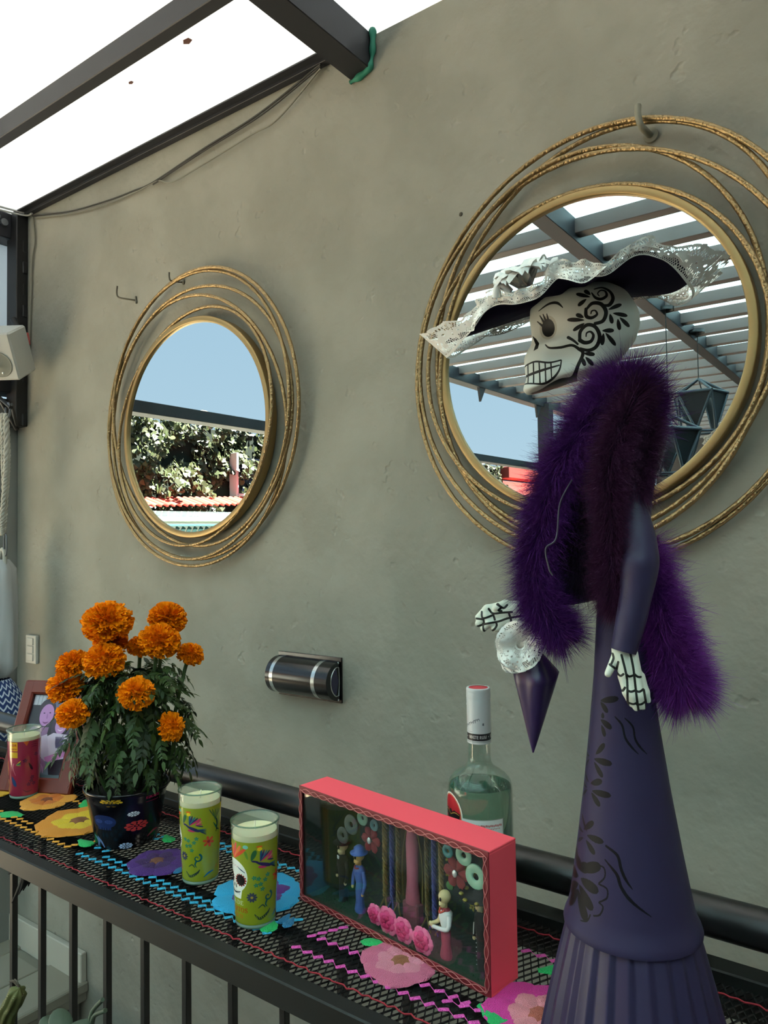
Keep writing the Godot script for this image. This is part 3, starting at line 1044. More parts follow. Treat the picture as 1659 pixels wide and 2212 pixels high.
# ---------- candles ----------
func candle_print(green: bool) -> ImageTexture:
	var g := C8(142, 152, 32)
	var base := g if green else C8(150, 40, 66)
	var k := Ink.new(1024, 680, base, 2)
	var teal := C8(22, 86, 84)
	var navy := C8(36, 34, 84)
	var mag := C8(196, 52, 96)
	var orange := C8(226, 96, 34)
	var white := C8(236, 238, 226)
	if green:
		# warm strip where the seam of the print runs
		k.rect(770, 0, 60, 680, C8(216, 176, 20))
		# bird
		for c in [512.0]:
			k.drop(Vector2(c - 66, 160), Vector2(c + 60, 214), 22, navy)
			for i in 5: k.drop(Vector2(c - 30, 160), Vector2(c - 22 + i * 22, 56 + i * 9), 11, [C8(26, 86, 130), navy, C8(24, 108, 120), navy, mag][i])
			for i in 4: k.drop(Vector2(c + 20, 154), Vector2(c + 66 + i * 6, 94 + i * 26), 9, [mag, C8(230, 90, 120), mag, navy][i])
			for i in 4: k.drop(Vector2(c + 30, 194), Vector2(c + 110, 200 + i * 16), 7, [C8(24, 92, 110), navy, teal, navy][i])
			k.drop(Vector2(c + 20, 214), Vector2(c - 46, 200), 15, mag)
			k.drop(Vector2(c - 40, 160), Vector2(c - 92, 150), 12, navy)
		k.disc(Vector2(476, 36), 22, orange, 8)
		k.disc(Vector2(478, 56), 18, C8(238, 200, 30), 16)
		k.flower(Vector2(640, 318), 52, 6, C8(208, 74, 40), C8(150, 40, 30), 0.34, 0.3)
		for p in [[470, 300], [520, 316], [486, 346], [452, 352], [500, 388], [540, 280], [438, 290]]:
			k.flower(Vector2(p[0], p[1]), 19, 5, C8(30, 116, 104), C8(70, 150, 60), 0.4, p[0])
		k.flower(Vector2(420, 450), 42, 10, C8(58, 62, 80), C8(170, 140, 60), 0.3)
		k.spiral(Vector2(546, 460), 36, 1.2, -1.0, 1, 9, 3, teal)
		k.brush([Vector3(536, 490, 8), Vector3(526, 520, 6), Vector3(540, 546, 2)], teal)
		k.brush([Vector3(440, 590, 3), Vector3(480, 628, 11), Vector3(540, 600, 10), Vector3(566, 566, 3)], C8(46, 66, 50))
		for i in 6: k.brush([Vector3(452 + i * 18, 604 + 10 * sin(i * 0.6), 2), Vector3(462 + i * 18, 626 + 8 * sin(i * 0.6), 2)], g)
		k.brush([Vector3(600, 640, 3), Vector3(640, 612, 9), Vector3(690, 600, 3)], C8(30, 100, 120))
		k.drop(Vector2(700, 590), Vector2(740, 560), 7, C8(190, 110, 40))
		for i in 5: k.drop(Vector2(690, 110 + i * 8), Vector2(640 + i * 30, 20 + i * 6), 6, C8(30, 74, 54))
		for i in 6: k.drop(Vector2(720, 230), Vector2(680 + i * 14, 150 + i * 18), 7, C8(20, 84, 60))
		k.brush([Vector3(700, 110, 5), Vector3(724, 170, 9), Vector3(712, 250, 3)], C8(20, 74, 50))
		k.brush([Vector3(470, 540, 3), Vector3(500, 520, 5), Vector3(524, 546, 3)], C8(40, 70, 60))
		# painted skull to the left of the bird
		var sx := 268.0
		k.drop(Vector2(sx + 150, 150), Vector2(sx + 182, 62), 26, C8(36, 96, 50))
		k.drop(Vector2(sx + 126, 140), Vector2(sx + 104, 70), 16, C8(96, 140, 40))
		for i in 5: k.drop(Vector2(sx, 150), Vector2(sx - 60 + i * 44, 10 + absf(i - 2) * 18), 20, [C8(224, 80, 40), C8(232, 120, 60), C8(214, 60, 60), C8(232, 120, 60), C8(224, 80, 40)][i])
		k.disc(Vector2(sx + 110, 38), 20, C8(120, 190, 170), 16)
		k.disc(Vector2(sx, 290), 122, white, 138)
		k.poly(PackedVector2Array([Vector2(sx - 80, 370), Vector2(sx + 80, 370), Vector2(sx + 62, 470), Vector2(sx - 62, 470)]), white)
		for s in [-1, 1]:
			k.flower(Vector2(sx + s * 62, 316), 54, 14, C8(150, 40, 30), C8(24, 16, 12), 0.25)
			k.disc(Vector2(sx + s * 62, 316), 38, C8(20, 14, 12), 44)
			k.brush([Vector3(sx + s * 40, 212, 2), Vector3(sx + s * 70, 230, 4), Vector3(sx + s * 104, 250, 2)], C8(40, 60, 90))
			k.drop(Vector2(sx + s * 6, 350), Vector2(sx + s * 20, 390), 9, C8(30, 24, 20))
		for i in 9: k.disc(Vector2(sx - 40 + i * 10, 208 + 6 * sin(i * 2.0)), 3, C8(190, 90, 110))
		k.brush([Vector3(sx - 60, 412, 3), Vector3(sx, 428, 6), Vector3(sx + 60, 412, 3)], C8(40, 56, 60))
		for i in 7: k.brush([Vector3(sx - 48 + i * 16, 410, 1.5), Vector3(sx - 48 + i * 16, 440, 1.5)], C8(60, 70, 70))
		k.text("DÍA DE", Vector2(sx, 505), 46, C8(198, 206, 170), "Droid Serif", 0, Vector2(1, 1), true)
		k.text("MUERTOS", Vector2(sx, 562), 52, C8(176, 70, 26), "Droid Serif", 0, Vector2(0.9, 1), true)
		k.text("MÉXICO", Vector2(sx - 10, 615), 46, C8(196, 110, 26), "Droid Serif", 0, Vector2(0.9, 1), true)
		for p in [[60, 120], [120, 330], [60, 520], [900, 140], [960, 420], [880, 560]]:
			k.flower(Vector2(p[0], p[1]), 46, 8, [orange, teal, navy][p[0] / 20 % 3], C8(220, 190, 40), 0.34)
	else:
		k.rect(720, 0, 26, 680, C8(220, 150, 40))
		k.rect(350, 6, 96, 110, C8(226, 160, 30))
		k.text("POR", Vector2(398, 44), 40, C8(150, 40, 40), "Droid Sans", 0, Vector2.ONE, true)
		k.text("SIEMPRE", Vector2(398, 90), 20, C8(150, 40, 40), "Droid Sans", 0, Vector2.ONE, true)
		k.rect(350, 128, 96, 72, C8(216, 168, 40))
		k.poly(PackedVector2Array([Vector2(500, 0), Vector2(560, 0), Vector2(536, 60)]), C8(200, 90, 40))
		for i in 3: k.brush([Vector3(580, 30 + i * 26, 2), Vector3(614, 22 + i * 26, 8), Vector3(650, 34 + i * 26, 2)], C8(120, 20, 50))
		for i in 4: k.drop(Vector2(426, 290), Vector2(480, 236 + i * 20), 8, [C8(226, 190, 40), teal, C8(60, 140, 110), C8(160, 150, 40)][i])
		k.brush([Vector3(400, 270, 3), Vector3(390, 330, 4), Vector3(420, 420, 2)], C8(220, 130, 150))
		k.drop(Vector2(556, 270), Vector2(600, 370), 20, C8(58, 20, 48))
		k.drop(Vector2(372, 430), Vector2(420, 560), 34, C8(40, 70, 120))
		for p in [[590, 500], [560, 540], [620, 540], [600, 460], [520, 240], [640, 180]]:
			k.flower(Vector2(p[0], p[1]), 26, 5, C8(86, 30, 70), C8(130, 40, 60), 0.4, p[0])
		k.brush([Vector3(500, 600, 3), Vector3(540, 630, 8), Vector3(600, 620, 3)], C8(100, 24, 54))
		for p in [[100, 120], [200, 380], [80, 520], [880, 160], [960, 430], [860, 560]]:
			k.flower(Vector2(p[0], p[1]), 50, 8, [orange, teal, navy][p[0] / 20 % 3], C8(220, 190, 40), 0.34)
	return k.tex()


func candle(at: Vector3, turn: float, tex_key: String, green: bool, label: String, grp: String) -> void:
	var t := thing("votive_candle", label, "candle", at, turn, grp)
	var prof := [Vector2(0.0296, 0.007), Vector2(0.0306, 0.010), Vector2(0.0312, 0.03), Vector2(0.0335, 0.085), Vector2(0.0349, 0.126), Vector2(0.0350, 0.1275)]
	var m := M.new()
	m.lathe(prof, 48)
	var pm := mat(tex_key, Color.WHITE, 0.22, 0.0, 0.5)
	if pm.albedo_texture == null:
		pm.albedo_texture = candle_print(green)
		pm.clearcoat_enabled = true
		pm.clearcoat = 0.6
		pm.clearcoat_roughness = 0.06
	put("printed_glass", m, pm, t)
	var glass := mat("clear_glass", C8(176, 196, 182, 46), 0.03)
	glass.transparency = BaseMaterial3D.TRANSPARENCY_ALPHA
	m = M.new()
	m.lathe([Vector2(0.0350, 0.1275), Vector2(0.0357, 0.143), Vector2(0.0362, 0.1475), Vector2(0.0360, 0.1495), Vector2(0.0350, 0.150), Vector2(0.0338, 0.1492), Vector2(0.0333, 0.146), Vector2(0.0330, 0.133)], 48)
	put("glass_rim", m, glass, t, "clear glass rim above the print")
	m = M.new()
	var lip := PackedVector3Array()
	for i in 49: lip.append(V(0.0354 * cos(TAU * (i % 48) / 48), 0.1495, -0.0354 * sin(TAU * (i % 48) / 48)))
	m.tube(lip, 0.0013, 8, true)
	var lm := mat("glass_lip", C8(150, 186, 168, 0), 0.0)
	lm.refraction_enabled = true
	lm.refraction_scale = 0.05
	lm.transparency = BaseMaterial3D.TRANSPARENCY_ALPHA
	put("glass_lip", m, lm, t)
	m = M.new()
	m.lathe([Vector2(0.0, 0.0), Vector2(0.028, 0.0), Vector2(0.0298, 0.002), Vector2(0.0299, 0.0068), Vector2(0.0, 0.0070)], 40)
	put("glass_foot", m, mat("glass_green_foot", C8(96, 122, 108), 0.08), t)
	m = M.new()
	m.lathe([Vector2(0.0331, 0.125), Vector2(0.0331, 0.1345), Vector2(0.0322, 0.1348), Vector2(0.025, 0.1335), Vector2(0.008, 0.1330), Vector2(0.0, 0.1328)], 40)
	var wax := mat("wax_cream", C8(220, 214, 172), 0.5)
	wax.subsurf_scatter_enabled = true
	wax.subsurf_scatter_strength = 0.2
	put("wax", m, wax, t, "cream wax")
	m = M.new()
	m.tube(spline([V(0, 0.132, 0), V(0.0005, 0.139, 0.0), V(0.002, 0.146, 0.001)], 4), 0.0011, 6)
	put("wick", m, mat("wick_white", C8(236, 230, 206), 0.8), t)


# ---------- marigold ----------
func pot_print() -> ImageTexture:
	var k := Ink.new(1024, 560, C8(9, 11, 20), 2)
	var px := 1024.0 / 0.44
	var gear := func(c: Vector2, r: float, col: Color, bg: Color) -> void:
		for i in 10: k.disc(c + Vector2(cos(TAU * i / 10), sin(TAU * i / 10)) * r * 0.82, r * 0.24, col)
		k.disc(c, r * 0.84, col)
		for i in 8: k.drop(c + Vector2(cos(TAU * i / 8), sin(TAU * i / 8)) * r * 0.3, c + Vector2(cos(TAU * i / 8), sin(TAU * i / 8)) * r * 0.78, r * 0.12, bg)
		k.disc(c, r * 0.24, bg)
		k.disc(c, r * 0.13, col)
	var bg := C8(9, 11, 20)
	gear.call(Vector2(540, 180), 26, C8(228, 232, 238), bg)
	gear.call(Vector2(556, 316), 54, C8(198, 58, 52), bg)
	gear.call(Vector2(506, 520), 34, C8(170, 190, 226), bg)
	# dim blue skull
	var b1 := C8(30, 46, 96)
	k.disc(Vector2(404, 250), 62, b1, 72)
	k.rect(368, 300, 72, 40, b1)
	for s in [-1, 1]: gear.call(Vector2(404 + s * 26, 250), 20, C8(54, 78, 140), b1)
	for i in 5: k.rect(374 + i * 14, 318, 3, 22, bg)
	gear.call(Vector2(448, 36), 46, C8(226, 178, 40), bg)
	k.rect(590, 20, 66, 62, C8(186, 34, 84))
	for i in 9: k.disc(Vector2(600 + (i % 3) * 22, 32 + int(i / 3) * 20), 6, bg)
	k.brush([Vector3(318, 430, 3), Vector3(350, 470, 12), Vector3(340, 540, 4)], C8(104, 130, 180))
	k.brush([Vector3(350, 430, 3), Vector3(372, 480, 8), Vector3(390, 540, 3)], C8(104, 130, 180))
	k.brush([Vector3(620, 470, 3), Vector3(660, 430, 12), Vector3(700, 440, 4)], C8(150, 30, 60))
	for p in [[100, 150], [200, 360], [760, 180], [860, 400], [960, 150], [60, 470]]:
		gear.call(Vector2(p[0], p[1]), 48, [C8(198, 58, 52), C8(228, 232, 238), C8(40, 120, 130)][p[0] / 20 % 3], bg)
	return k.tex()


func flower_head(r: float, loose: float, sd: int) -> M:
	var m := M.new()
	var r2 := RandomNumberGenerator.new()
	r2.seed = sd
	m.ball(V(0, -0.08 * r, 0), V(r * 0.62, r * 0.5, r * 0.62), 12, 8)
	var cnt := 330
	for i in cnt:
		var f := (i + 0.5) / cnt
		var yy := 1.0 - f * 1.62
		var ph := i * 2.39996
		var rr := sqrt(maxf(0.0, 1.0 - yy * yy))
		var d := V(rr * cos(ph), yy, rr * sin(ph))
		d = (d + V(r2.randf_range(-0.1, 0.1), r2.randf_range(-0.1, 0.1), r2.randf_range(-0.1, 0.1))).normalized()
		var side := d.cross(V(r2.randf_range(-1, 1), r2.randf_range(-1, 1), r2.randf_range(-1, 1))).normalized()
		var nn := side.cross(d)
		var len := r * r2.randf_range(0.92, 1.06) * (1.0 - loose * r2.randf() * 0.25)
		var w := r * r2.randf_range(0.10, 0.16)
		var rows := []
		for j in 4:
			var s := j / 3.0
			var row := PackedVector3Array()
			for q in 5:
				var u := q / 2.0 - 1.0
				var wave := sin(u * 5.0 + i) * 0.26 * s
				var flare := w * (0.25 + 0.75 * s)
				var tip := len * (0.35 + 0.65 * s) - (0.05 * r * s * absf(sin(u * 6.0 + i * 2.0)))
				var p := d * tip + side * u * flare + nn * wave * w * 1.6
				p += nn * s * s * 0.10 * r
				p.y *= 0.84
				p.y -= loose * s * 0.12 * r
				row.append(p)
			rows.append(row)
		m.grid(rows)
	return m


func pinnate_leaf(sd: int) -> M:
	var m := M.new()
	var r2 := RandomNumberGenerator.new()
	r2.seed = sd
	var l := 1.0
	var mid := spline([V(0, 0, 0), V(0.33, 0.05, 0), V(0.66, 0.02, 0), V(1.0, -0.12, 0)], 4)
	m.tube(mid, 0.010, 4)
	for k in 6:
		var t := 0.22 + 0.135 * k
		var base := mid[int(t * 12)]
		for s in [-1.0, 1.0]:
			var a: float = deg_to_rad(r2.randf_range(38, 56)) * s
			var ll := 0.36 * (1.0 - 0.10 * k) * r2.randf_range(0.85, 1.1)
			var d := V(cos(a), r2.randf_range(-0.35, 0.05), sin(a)).normalized()
			leaflet(m, base, d, ll, ll * 0.20)
	leaflet(m, mid[12], V(0.9, -0.3, 0).normalized(), 0.3, 0.06)
	return m


func leaflet(m: M, base: Vector3, d: Vector3, l: float, w: float) -> void:
	var o := d.cross(UPV).normalized()
	var rows := []
	for j in 5:
		var s := j / 4.0
		var ww := w * sin(PI * clampf(0.12 + 0.88 * pow(s, 0.8), 0, 1)) + 0.002
		if j == 4: ww = 0.001
		var c := base + d * l * s + V(0, -0.18 * l * s * s, 0)
		rows.append(PackedVector3Array([c - o * ww + V(0, 0.03 * l, 0) * sin(PI * s), c, c + o * ww + V(0, 0.03 * l, 0) * sin(PI * s)]))
	m.grid(rows)


func build_marigold() -> void:
	var at := V(-1.2503, 1.0205, 0.6353)
	var tc := atan2(-(1.5 - at.z), 0.0 - at.x)
	var t := thing("potted_marigold", "orange marigold plant in a dark navy pot printed with cut paper flowers", "plant", at)
	var pm := mat("pot_print", Color.WHITE, 0.18, 0.0, 0.55)
	pm.albedo_texture = pot_print()
	var m := M.new()
	var a0 := tc - PI
	m.lathe([Vector2(0.054, 0.0), Vector2(0.0565, 0.003), Vector2(0.0745, 0.097), Vector2(0.0750, 0.0985)], 64, Vector3.ZERO, 1, 1, a0)
	put("pot_body", m, pm, t)
	m = M.new()
	m.lathe([Vector2(0.0752, 0.0975), Vector2(0.0785, 0.0985), Vector2(0.0790, 0.1035), Vector2(0.0782, 0.1055), Vector2(0.0765, 0.1055), Vector2(0.0745, 0.100), Vector2(0.0725, 0.085)], 64)
	put("pot_rim", m, mat("pot_navy", C8(10, 12, 20), 0.2, 0.0, 0.55), t)
	m = M.new()
	m.lathe([Vector2(0.073, 0.088), Vector2(0.05, 0.093), Vector2(0.0, 0.095)], 24)
	put("soil", m, mat("soil", C8(40, 32, 24), 0.95), t)
	# view frame of the plant: right of picture and towards the viewer
	var rt := V(0.61, 0, -0.79).normalized()
	var fw := V(0.79, 0, 0.61).normalized()
	var green := mat("leaf_marigold", C8(44, 66, 28), 0.5, 0.0, 0.4)
	green.backlight_enabled = true
	green.backlight = Color(0.25, 0.30, 0.10)
	var stemm := mat("stem_marigold", C8(66, 92, 46), 0.6)
	var heads := [[-0.035, 0.412, 0.0, 0.048, 0.0], [0.076, 0.412, -0.03, 0.039, 0.0], [0.061, 0.373, 0.02, 0.041, 0.1], [0.120, 0.343, 0.0, 0.028, 0.5], [-0.038, 0.345, 0.03, 0.041, 0.3], [-0.097, 0.335, -0.01, 0.034, 0.3], [-0.108, 0.298, 0.01, 0.037, 0.4], [0.022, 0.293, 0.095, 0.035, 0.5], [-0.090, 0.257, 0.06, 0.031, 0.5], [0.084, 0.225, 0.085, 0.030, 1.0], [0.024, 0.356, -0.04, 0.027, 0.2], [-0.032, 0.372, -0.04, 0.034, 0.2]]
	var om := mat("marigold_orange", C8(255, 148, 4), 0.6, 0.0, 0.25)
	om.backlight_enabled = true
	om.backlight = Color(0.5, 0.3, 0.05)
	var protos := [flower_head(1.0, 0.0, 1), flower_head(1.0, 0.5, 2), flower_head(1.0, 1.0, 3)]
	var meshes := []
	for p in protos: meshes.append(p.mesh())
	for i in heads.size():
		var h: Array = heads[i]
		var c: Vector3 = rt * h[0] + fw * h[2] + V(0, h[1], 0)
		var kind := 0 if h[4] < 0.25 else (1 if h[4] < 0.7 else 2)
		var o := put("flower_head", meshes[kind], om, t)
		o.set_meta("kind", "stuff")
		var tilt := Basis(fw, -h[0] * 3.0) * Basis(rt, 0.25 + h[2] * 4.0)
		if i == 9: tilt = Basis(fw, -1.2) * Basis(rt, 0.5)
		o.transform = Transform3D(tilt * Basis(UPV, i * 1.3) * Basis.from_scale(Vector3.ONE * h[3]), c)
		# calyx and stem
		m = M.new()
		var dn: Vector3 = tilt * V(0, -1, 0)
		var neck: Vector3 = c + dn * h[3] * 0.45
		var foot: Vector3 = rt * h[0] * 0.3 + fw * (h[2] * 0.3) + V(0, 0.085, 0)
		var pth := spline([neck, neck + dn * h[3] * 0.75, c.lerp(foot, 0.6) + V(h[0] * 0.1, 0, 0), foot], 8)
		var rad := PackedFloat32Array()
		for q in pth.size():
			var s := float(q) / (pth.size() - 1)
			rad.append(h[3] * lerpf(0.34, 0.2, s * 4.0) if s < 0.25 else lerpf(0.0042, 0.003, s))
		m.tube(pth, rad, 7)
		put("stem", m, stemm, t)
	var lv := []
	for k in 5: lv.append(pinnate_leaf(40 + k).mesh())
	var gl := [green, mat("leaf_marigold_light", C8(60, 84, 38), 0.5, 0.0, 0.4), mat("leaf_marigold_deep", C8(32, 50, 23), 0.5, 0.0, 0.4)]
	for i in 290:
		var y := rng.randf_range(0.125, 0.33)
		var wide := lerpf(0.060, 0.090, smoothstep(0.10, 0.20, y)) * (1.0 - 0.35 * smoothstep(0.24, 0.34, y))
		var a := rng.randf_range(0, TAU)
		var rr := wide * sqrt(rng.randf_range(0.0, 1.0))
		var p := rt * (rr * cos(a) * 1.15 + 0.012) + fw * rr * sin(a) * 0.8 + V(0, y, 0)
		var out := atan2(-(fw * sin(a) + rt * cos(a)).z, (fw * sin(a) + rt * cos(a)).x) + rng.randf_range(-0.7, 0.7)
		var droop := rng.randf_range(-1.45, -0.45) if y < 0.26 else rng.randf_range(-1.0, 0.3)
		var s := rng.randf_range(0.045, 0.082) * lerpf(0.55, 1.0, smoothstep(0.12, 0.20, y))
		var o := put("leaf", lv[i % 5], gl[0 if i % 7 else 1] if i % 3 else gl[2], t)
		o.transform = Transform3D(Basis(UPV, out) * Basis(V(0, 0, 1), droop) * Basis(V(1, 0, 0), rng.randf_range(-0.6, 0.6)) * Basis.from_scale(Vector3.ONE * s), p)


# ---------- photograph in a red wooden frame ----------
func photo_print() -> ImageTexture:
	var k := Ink.new(400, 620, C8(44, 36, 52), 2)
	var skin := C8(172, 120, 178)
	k.rect(0, 0, 400, 620, C8(38, 32, 46))
	k.rect(20, 10, 120, 76, C8(176, 176, 186))
	for i in 4: k.rect(24 + i * 30, 10, 4, 76, C8(120, 120, 132))
	k.rect(180, 20, 220, 130, C8(96, 100, 130))
	# man at left
	k.disc(Vector2(150, 120), 70, C8(48, 30, 52), 84)
	k.disc(Vector2(156, 160), 58, skin, 84)
	k.disc(Vector2(132, 146), 8, C8(80, 44, 90), 5)
	k.disc(Vector2(180, 142), 8, C8(80, 44, 90), 5)
	k.drop(Vector2(160, 146), Vector2(164, 190), 10, C8(150, 98, 158))
	k.brush([Vector3(136, 212, 2), Vector3(158, 220, 6), Vector3(184, 210, 2)], C8(110, 56, 110))
	k.poly(PackedVector2Array([Vector2(0, 330), Vector2(60, 250), Vector2(200, 250), Vector2(190, 420), Vector2(100, 470), Vector2(0, 470)]), C8(126, 90, 132))
	# woman at right
	k.disc(Vector2(302, 240), 82, C8(58, 38, 66), 110)
	k.disc(Vector2(298, 232), 48, C8(180, 132, 186), 66)
	k.disc(Vector2(280, 222), 6, C8(80, 44, 90), 4)
	k.disc(Vector2(316, 220), 6, C8(80, 44, 90), 4)
	k.brush([Vector3(278, 264, 2), Vector3(300, 272, 5), Vector3(322, 262, 2)], C8(220, 190, 220))
	k.poly(PackedVector2Array([Vector2(180, 330), Vector2(250, 290), Vector2(372, 300), Vector2(400, 360), Vector2(400, 470), Vector2(230, 500), Vector2(190, 430)]), C8(196, 184, 206))
	k.poly(PackedVector2Array([Vector2(150, 320), Vector2(200, 300), Vector2(262, 470), Vector2(210, 490), Vector2(160, 420)]), C8(184, 172, 198))
	for i in 6: k.brush([Vector3(280 + i * 12, 320, 4), Vector3(290 + i * 10, 360, 7), Vector3(300 + i * 8, 400, 3)], C8(86, 78, 108))
	k.poly(PackedVector2Array([Vector2(220, 470), Vector2(400, 400), Vector2(400, 450), Vector2(250, 520)]), C8(186, 120, 176))
	# child below
	k.poly(PackedVector2Array([Vector2(60, 560), Vector2(150, 480), Vector2(260, 500), Vector2(300, 620), Vector2(40, 620)]), C8(110, 124, 140))
	k.disc(Vector2(190, 520), 60, C8(150, 110, 156), 44, 0.4)
	for i in 4: k.brush([Vector3(150 + i * 20, 520, 4), Vector3(176 + i * 18, 548, 6), Vector3(186 + i * 18, 580, 3)], C8(182, 146, 190))
	k.rect(0, 590, 400, 30, C8(90, 108, 118))
	return k.tex()


func build_frame() -> void:
	var b := V(-1.56, 1.021, 0.569)
	var az := deg_to_rad(25)
	var lam := deg_to_rad(24)
	var t := thing("photo_frame", "leaning red wooden frame with a faded purple family photo", "picture frame", b, az)
	var lean := Basis(V(1, 0, 0), -lam)
	var wood := mat("frame_red_wood", C8(104, 34, 18), 0.38, 0.0, 0.5)
	var W := 0.187
	var L := 0.255
	var parts := [[V(-W + 0.0145, L / 2, 0), V(0.029, L, 0.02)], [V(-0.019, L / 2, 0), V(0.038, L, 0.02)], [V(-W / 2, 0.0175, 0), V(W, 0.035, 0.0195)], [V(-W / 2, L - 0.0165, 0), V(W, 0.033, 0.0195)]]
	for p in parts:
		var m := M.new()
		m.box(lean * (p[0] + V(0, 0, -0.008)), p[1], 0.004, lean)
		put("frame_bar", m, wood, t)
	var m := M.new()
	var f := func(x: float, y: float, z: float) -> Vector3: return lean * V(x, y, z)
	var i0 := m.vert(f.call(-W + 0.026, 0.033, -0.008), lean * V(0, 0, 1), Vector2(0, 1))
	m.vert(f.call(-0.036, 0.033, -0.008), lean * V(0, 0, 1), Vector2(1, 1))
	m.vert(f.call(-0.036, L - 0.031, -0.008), lean * V(0, 0, 1), Vector2(1, 0))
	m.vert(f.call(-W + 0.026, L - 0.031, -0.008), lean * V(0, 0, 1), Vector2(0, 0))
	m.ix.append_array(PackedInt32Array([i0, i0 + 2, i0 + 1, i0, i0 + 3, i0 + 2]))
	var ph := mat("photo_print", Color.WHITE, 0.3)
	ph.albedo_texture = photo_print()
	put("photo", m, ph, t)
	m = M.new()
	m.box(lean * V(-W / 2, L / 2, -0.014), V(W - 0.01, L - 0.01, 0.004), 0.001, lean)
	put("backing", m, mat("backing_brown", C8(70, 48, 36), 0.8), t)
	m = M.new()
	m.box(V(-W / 2, 0.095, -0.137), V(0.05, 0.19, 0.004), 0.001, Basis(V(1, 0, 0), 0.29))
	put("easel_leg", m, mat("backing_brown", C8(70, 48, 36), 0.8), t)


# ---------- bottle ----------
func bottle_label() -> ImageTexture:
	# sheet wrapped on the bottle: white label with a red oval badge
	var k := Ink.new(512, 512, C8(200, 220, 208, 0), 2)
	var wht := C8(226, 226, 220)
	var gold := C8(190, 150, 100)
	k.rect(0, 96, 512, 416, C8(150, 146, 138))
	k.rect(0, 99, 508, 413, wht)
	k.disc(Vector2(226, 104), 84, wht, 103)
	k.disc(Vector2(226, 104), 78, gold, 97)
	k.disc(Vector2(226, 104), 73, C8(176, 22, 36), 92)
	# winged emblem
	k.disc(Vector2(226, 104), 16, C8(24, 18, 18), 30)
	for s in [-1, 1]:
		k.poly(PackedVector2Array([Vector2(226, 96), Vector2(226 + s * 30, 76), Vector2(226 + s * 70, 86), Vector2(226 + s * 62, 118), Vector2(226 + s * 44, 108), Vector2(226 + s * 26, 122), Vector2(226, 116)]), C8(30, 20, 20))
		k.brush([Vector3(226, 100, 2), Vector3(226 + s * 34, 86, 2.5), Vector3(226 + s * 66, 92, 1)], C8(200, 150, 70))
	# red small print as worn strokes and a dark arched line with a small emblem
	for i in 26: k.rect(310 + i * 7.4, 118 + (i % 3), 4.5, 9, C8(190, 70, 64))
	for i in 22: k.rect(318 + i * 8, 134 + (i % 2), 4, 5, C8(196, 120, 110))
	k.brush([Vector3(360, 214, 2), Vector3(400, 184, 3), Vector3(450, 176, 3), Vector3(500, 188, 2)], C8(70, 70, 74))
	k.disc(Vector2(438, 234), 10, C8(28, 28, 30), 14)
	k.drop(Vector2(430, 234), Vector2(476, 256), 13, C8(28, 28, 30))
	for i in 3: k.brush([Vector3(446 + i * 12, 254, 3), Vector3(450 + i * 12, 278, 2)], C8(28, 28, 30))
	return k.tex()


func cap_print() -> ImageTexture:
	var k := Ink.new(512, 320, C8(190, 196, 196), 2)
	k.rect(0, 258, 512, 40, C8(16, 17, 20))
	for i in 3: k.text("WHITE RUM  •", Vector2(86 + i * 170, 278), 26, C8(206, 208, 204), "Droid Sans", 0, Vector2(0.9, 1), true)
	k.rect(0, 302, 512, 5, C8(150, 160, 156))
	# handwritten flourish, pale grey ink
	for o in [0.0, 256.0]:
		var x: float = 130.0 + o
		var pts := []
		for i in 66: pts.append(Vector3(x + i * 2.0 + 3.0 * cos(i * 0.9), 228 - i * 0.85 + 7.0 * sin(i * 0.9) * (0.35 + absf(sin(i * 0.16))), 1.2 + 0.7 * absf(sin(i * 0.45))))
		k.brush(pts, C8(60, 66, 74), 4)
		k.brush([Vector3(x - 6, 236, 1), Vector3(x + 10, 214, 2.4), Vector3(x + 4, 236, 1.6)], C8(60, 66, 74))
		k.rect(x + 150, 196, 12, 14, C8(80, 84, 92))
		k.rect(x + 40, 246, 40, 3, C8(150, 154, 158))
	return k.tex()


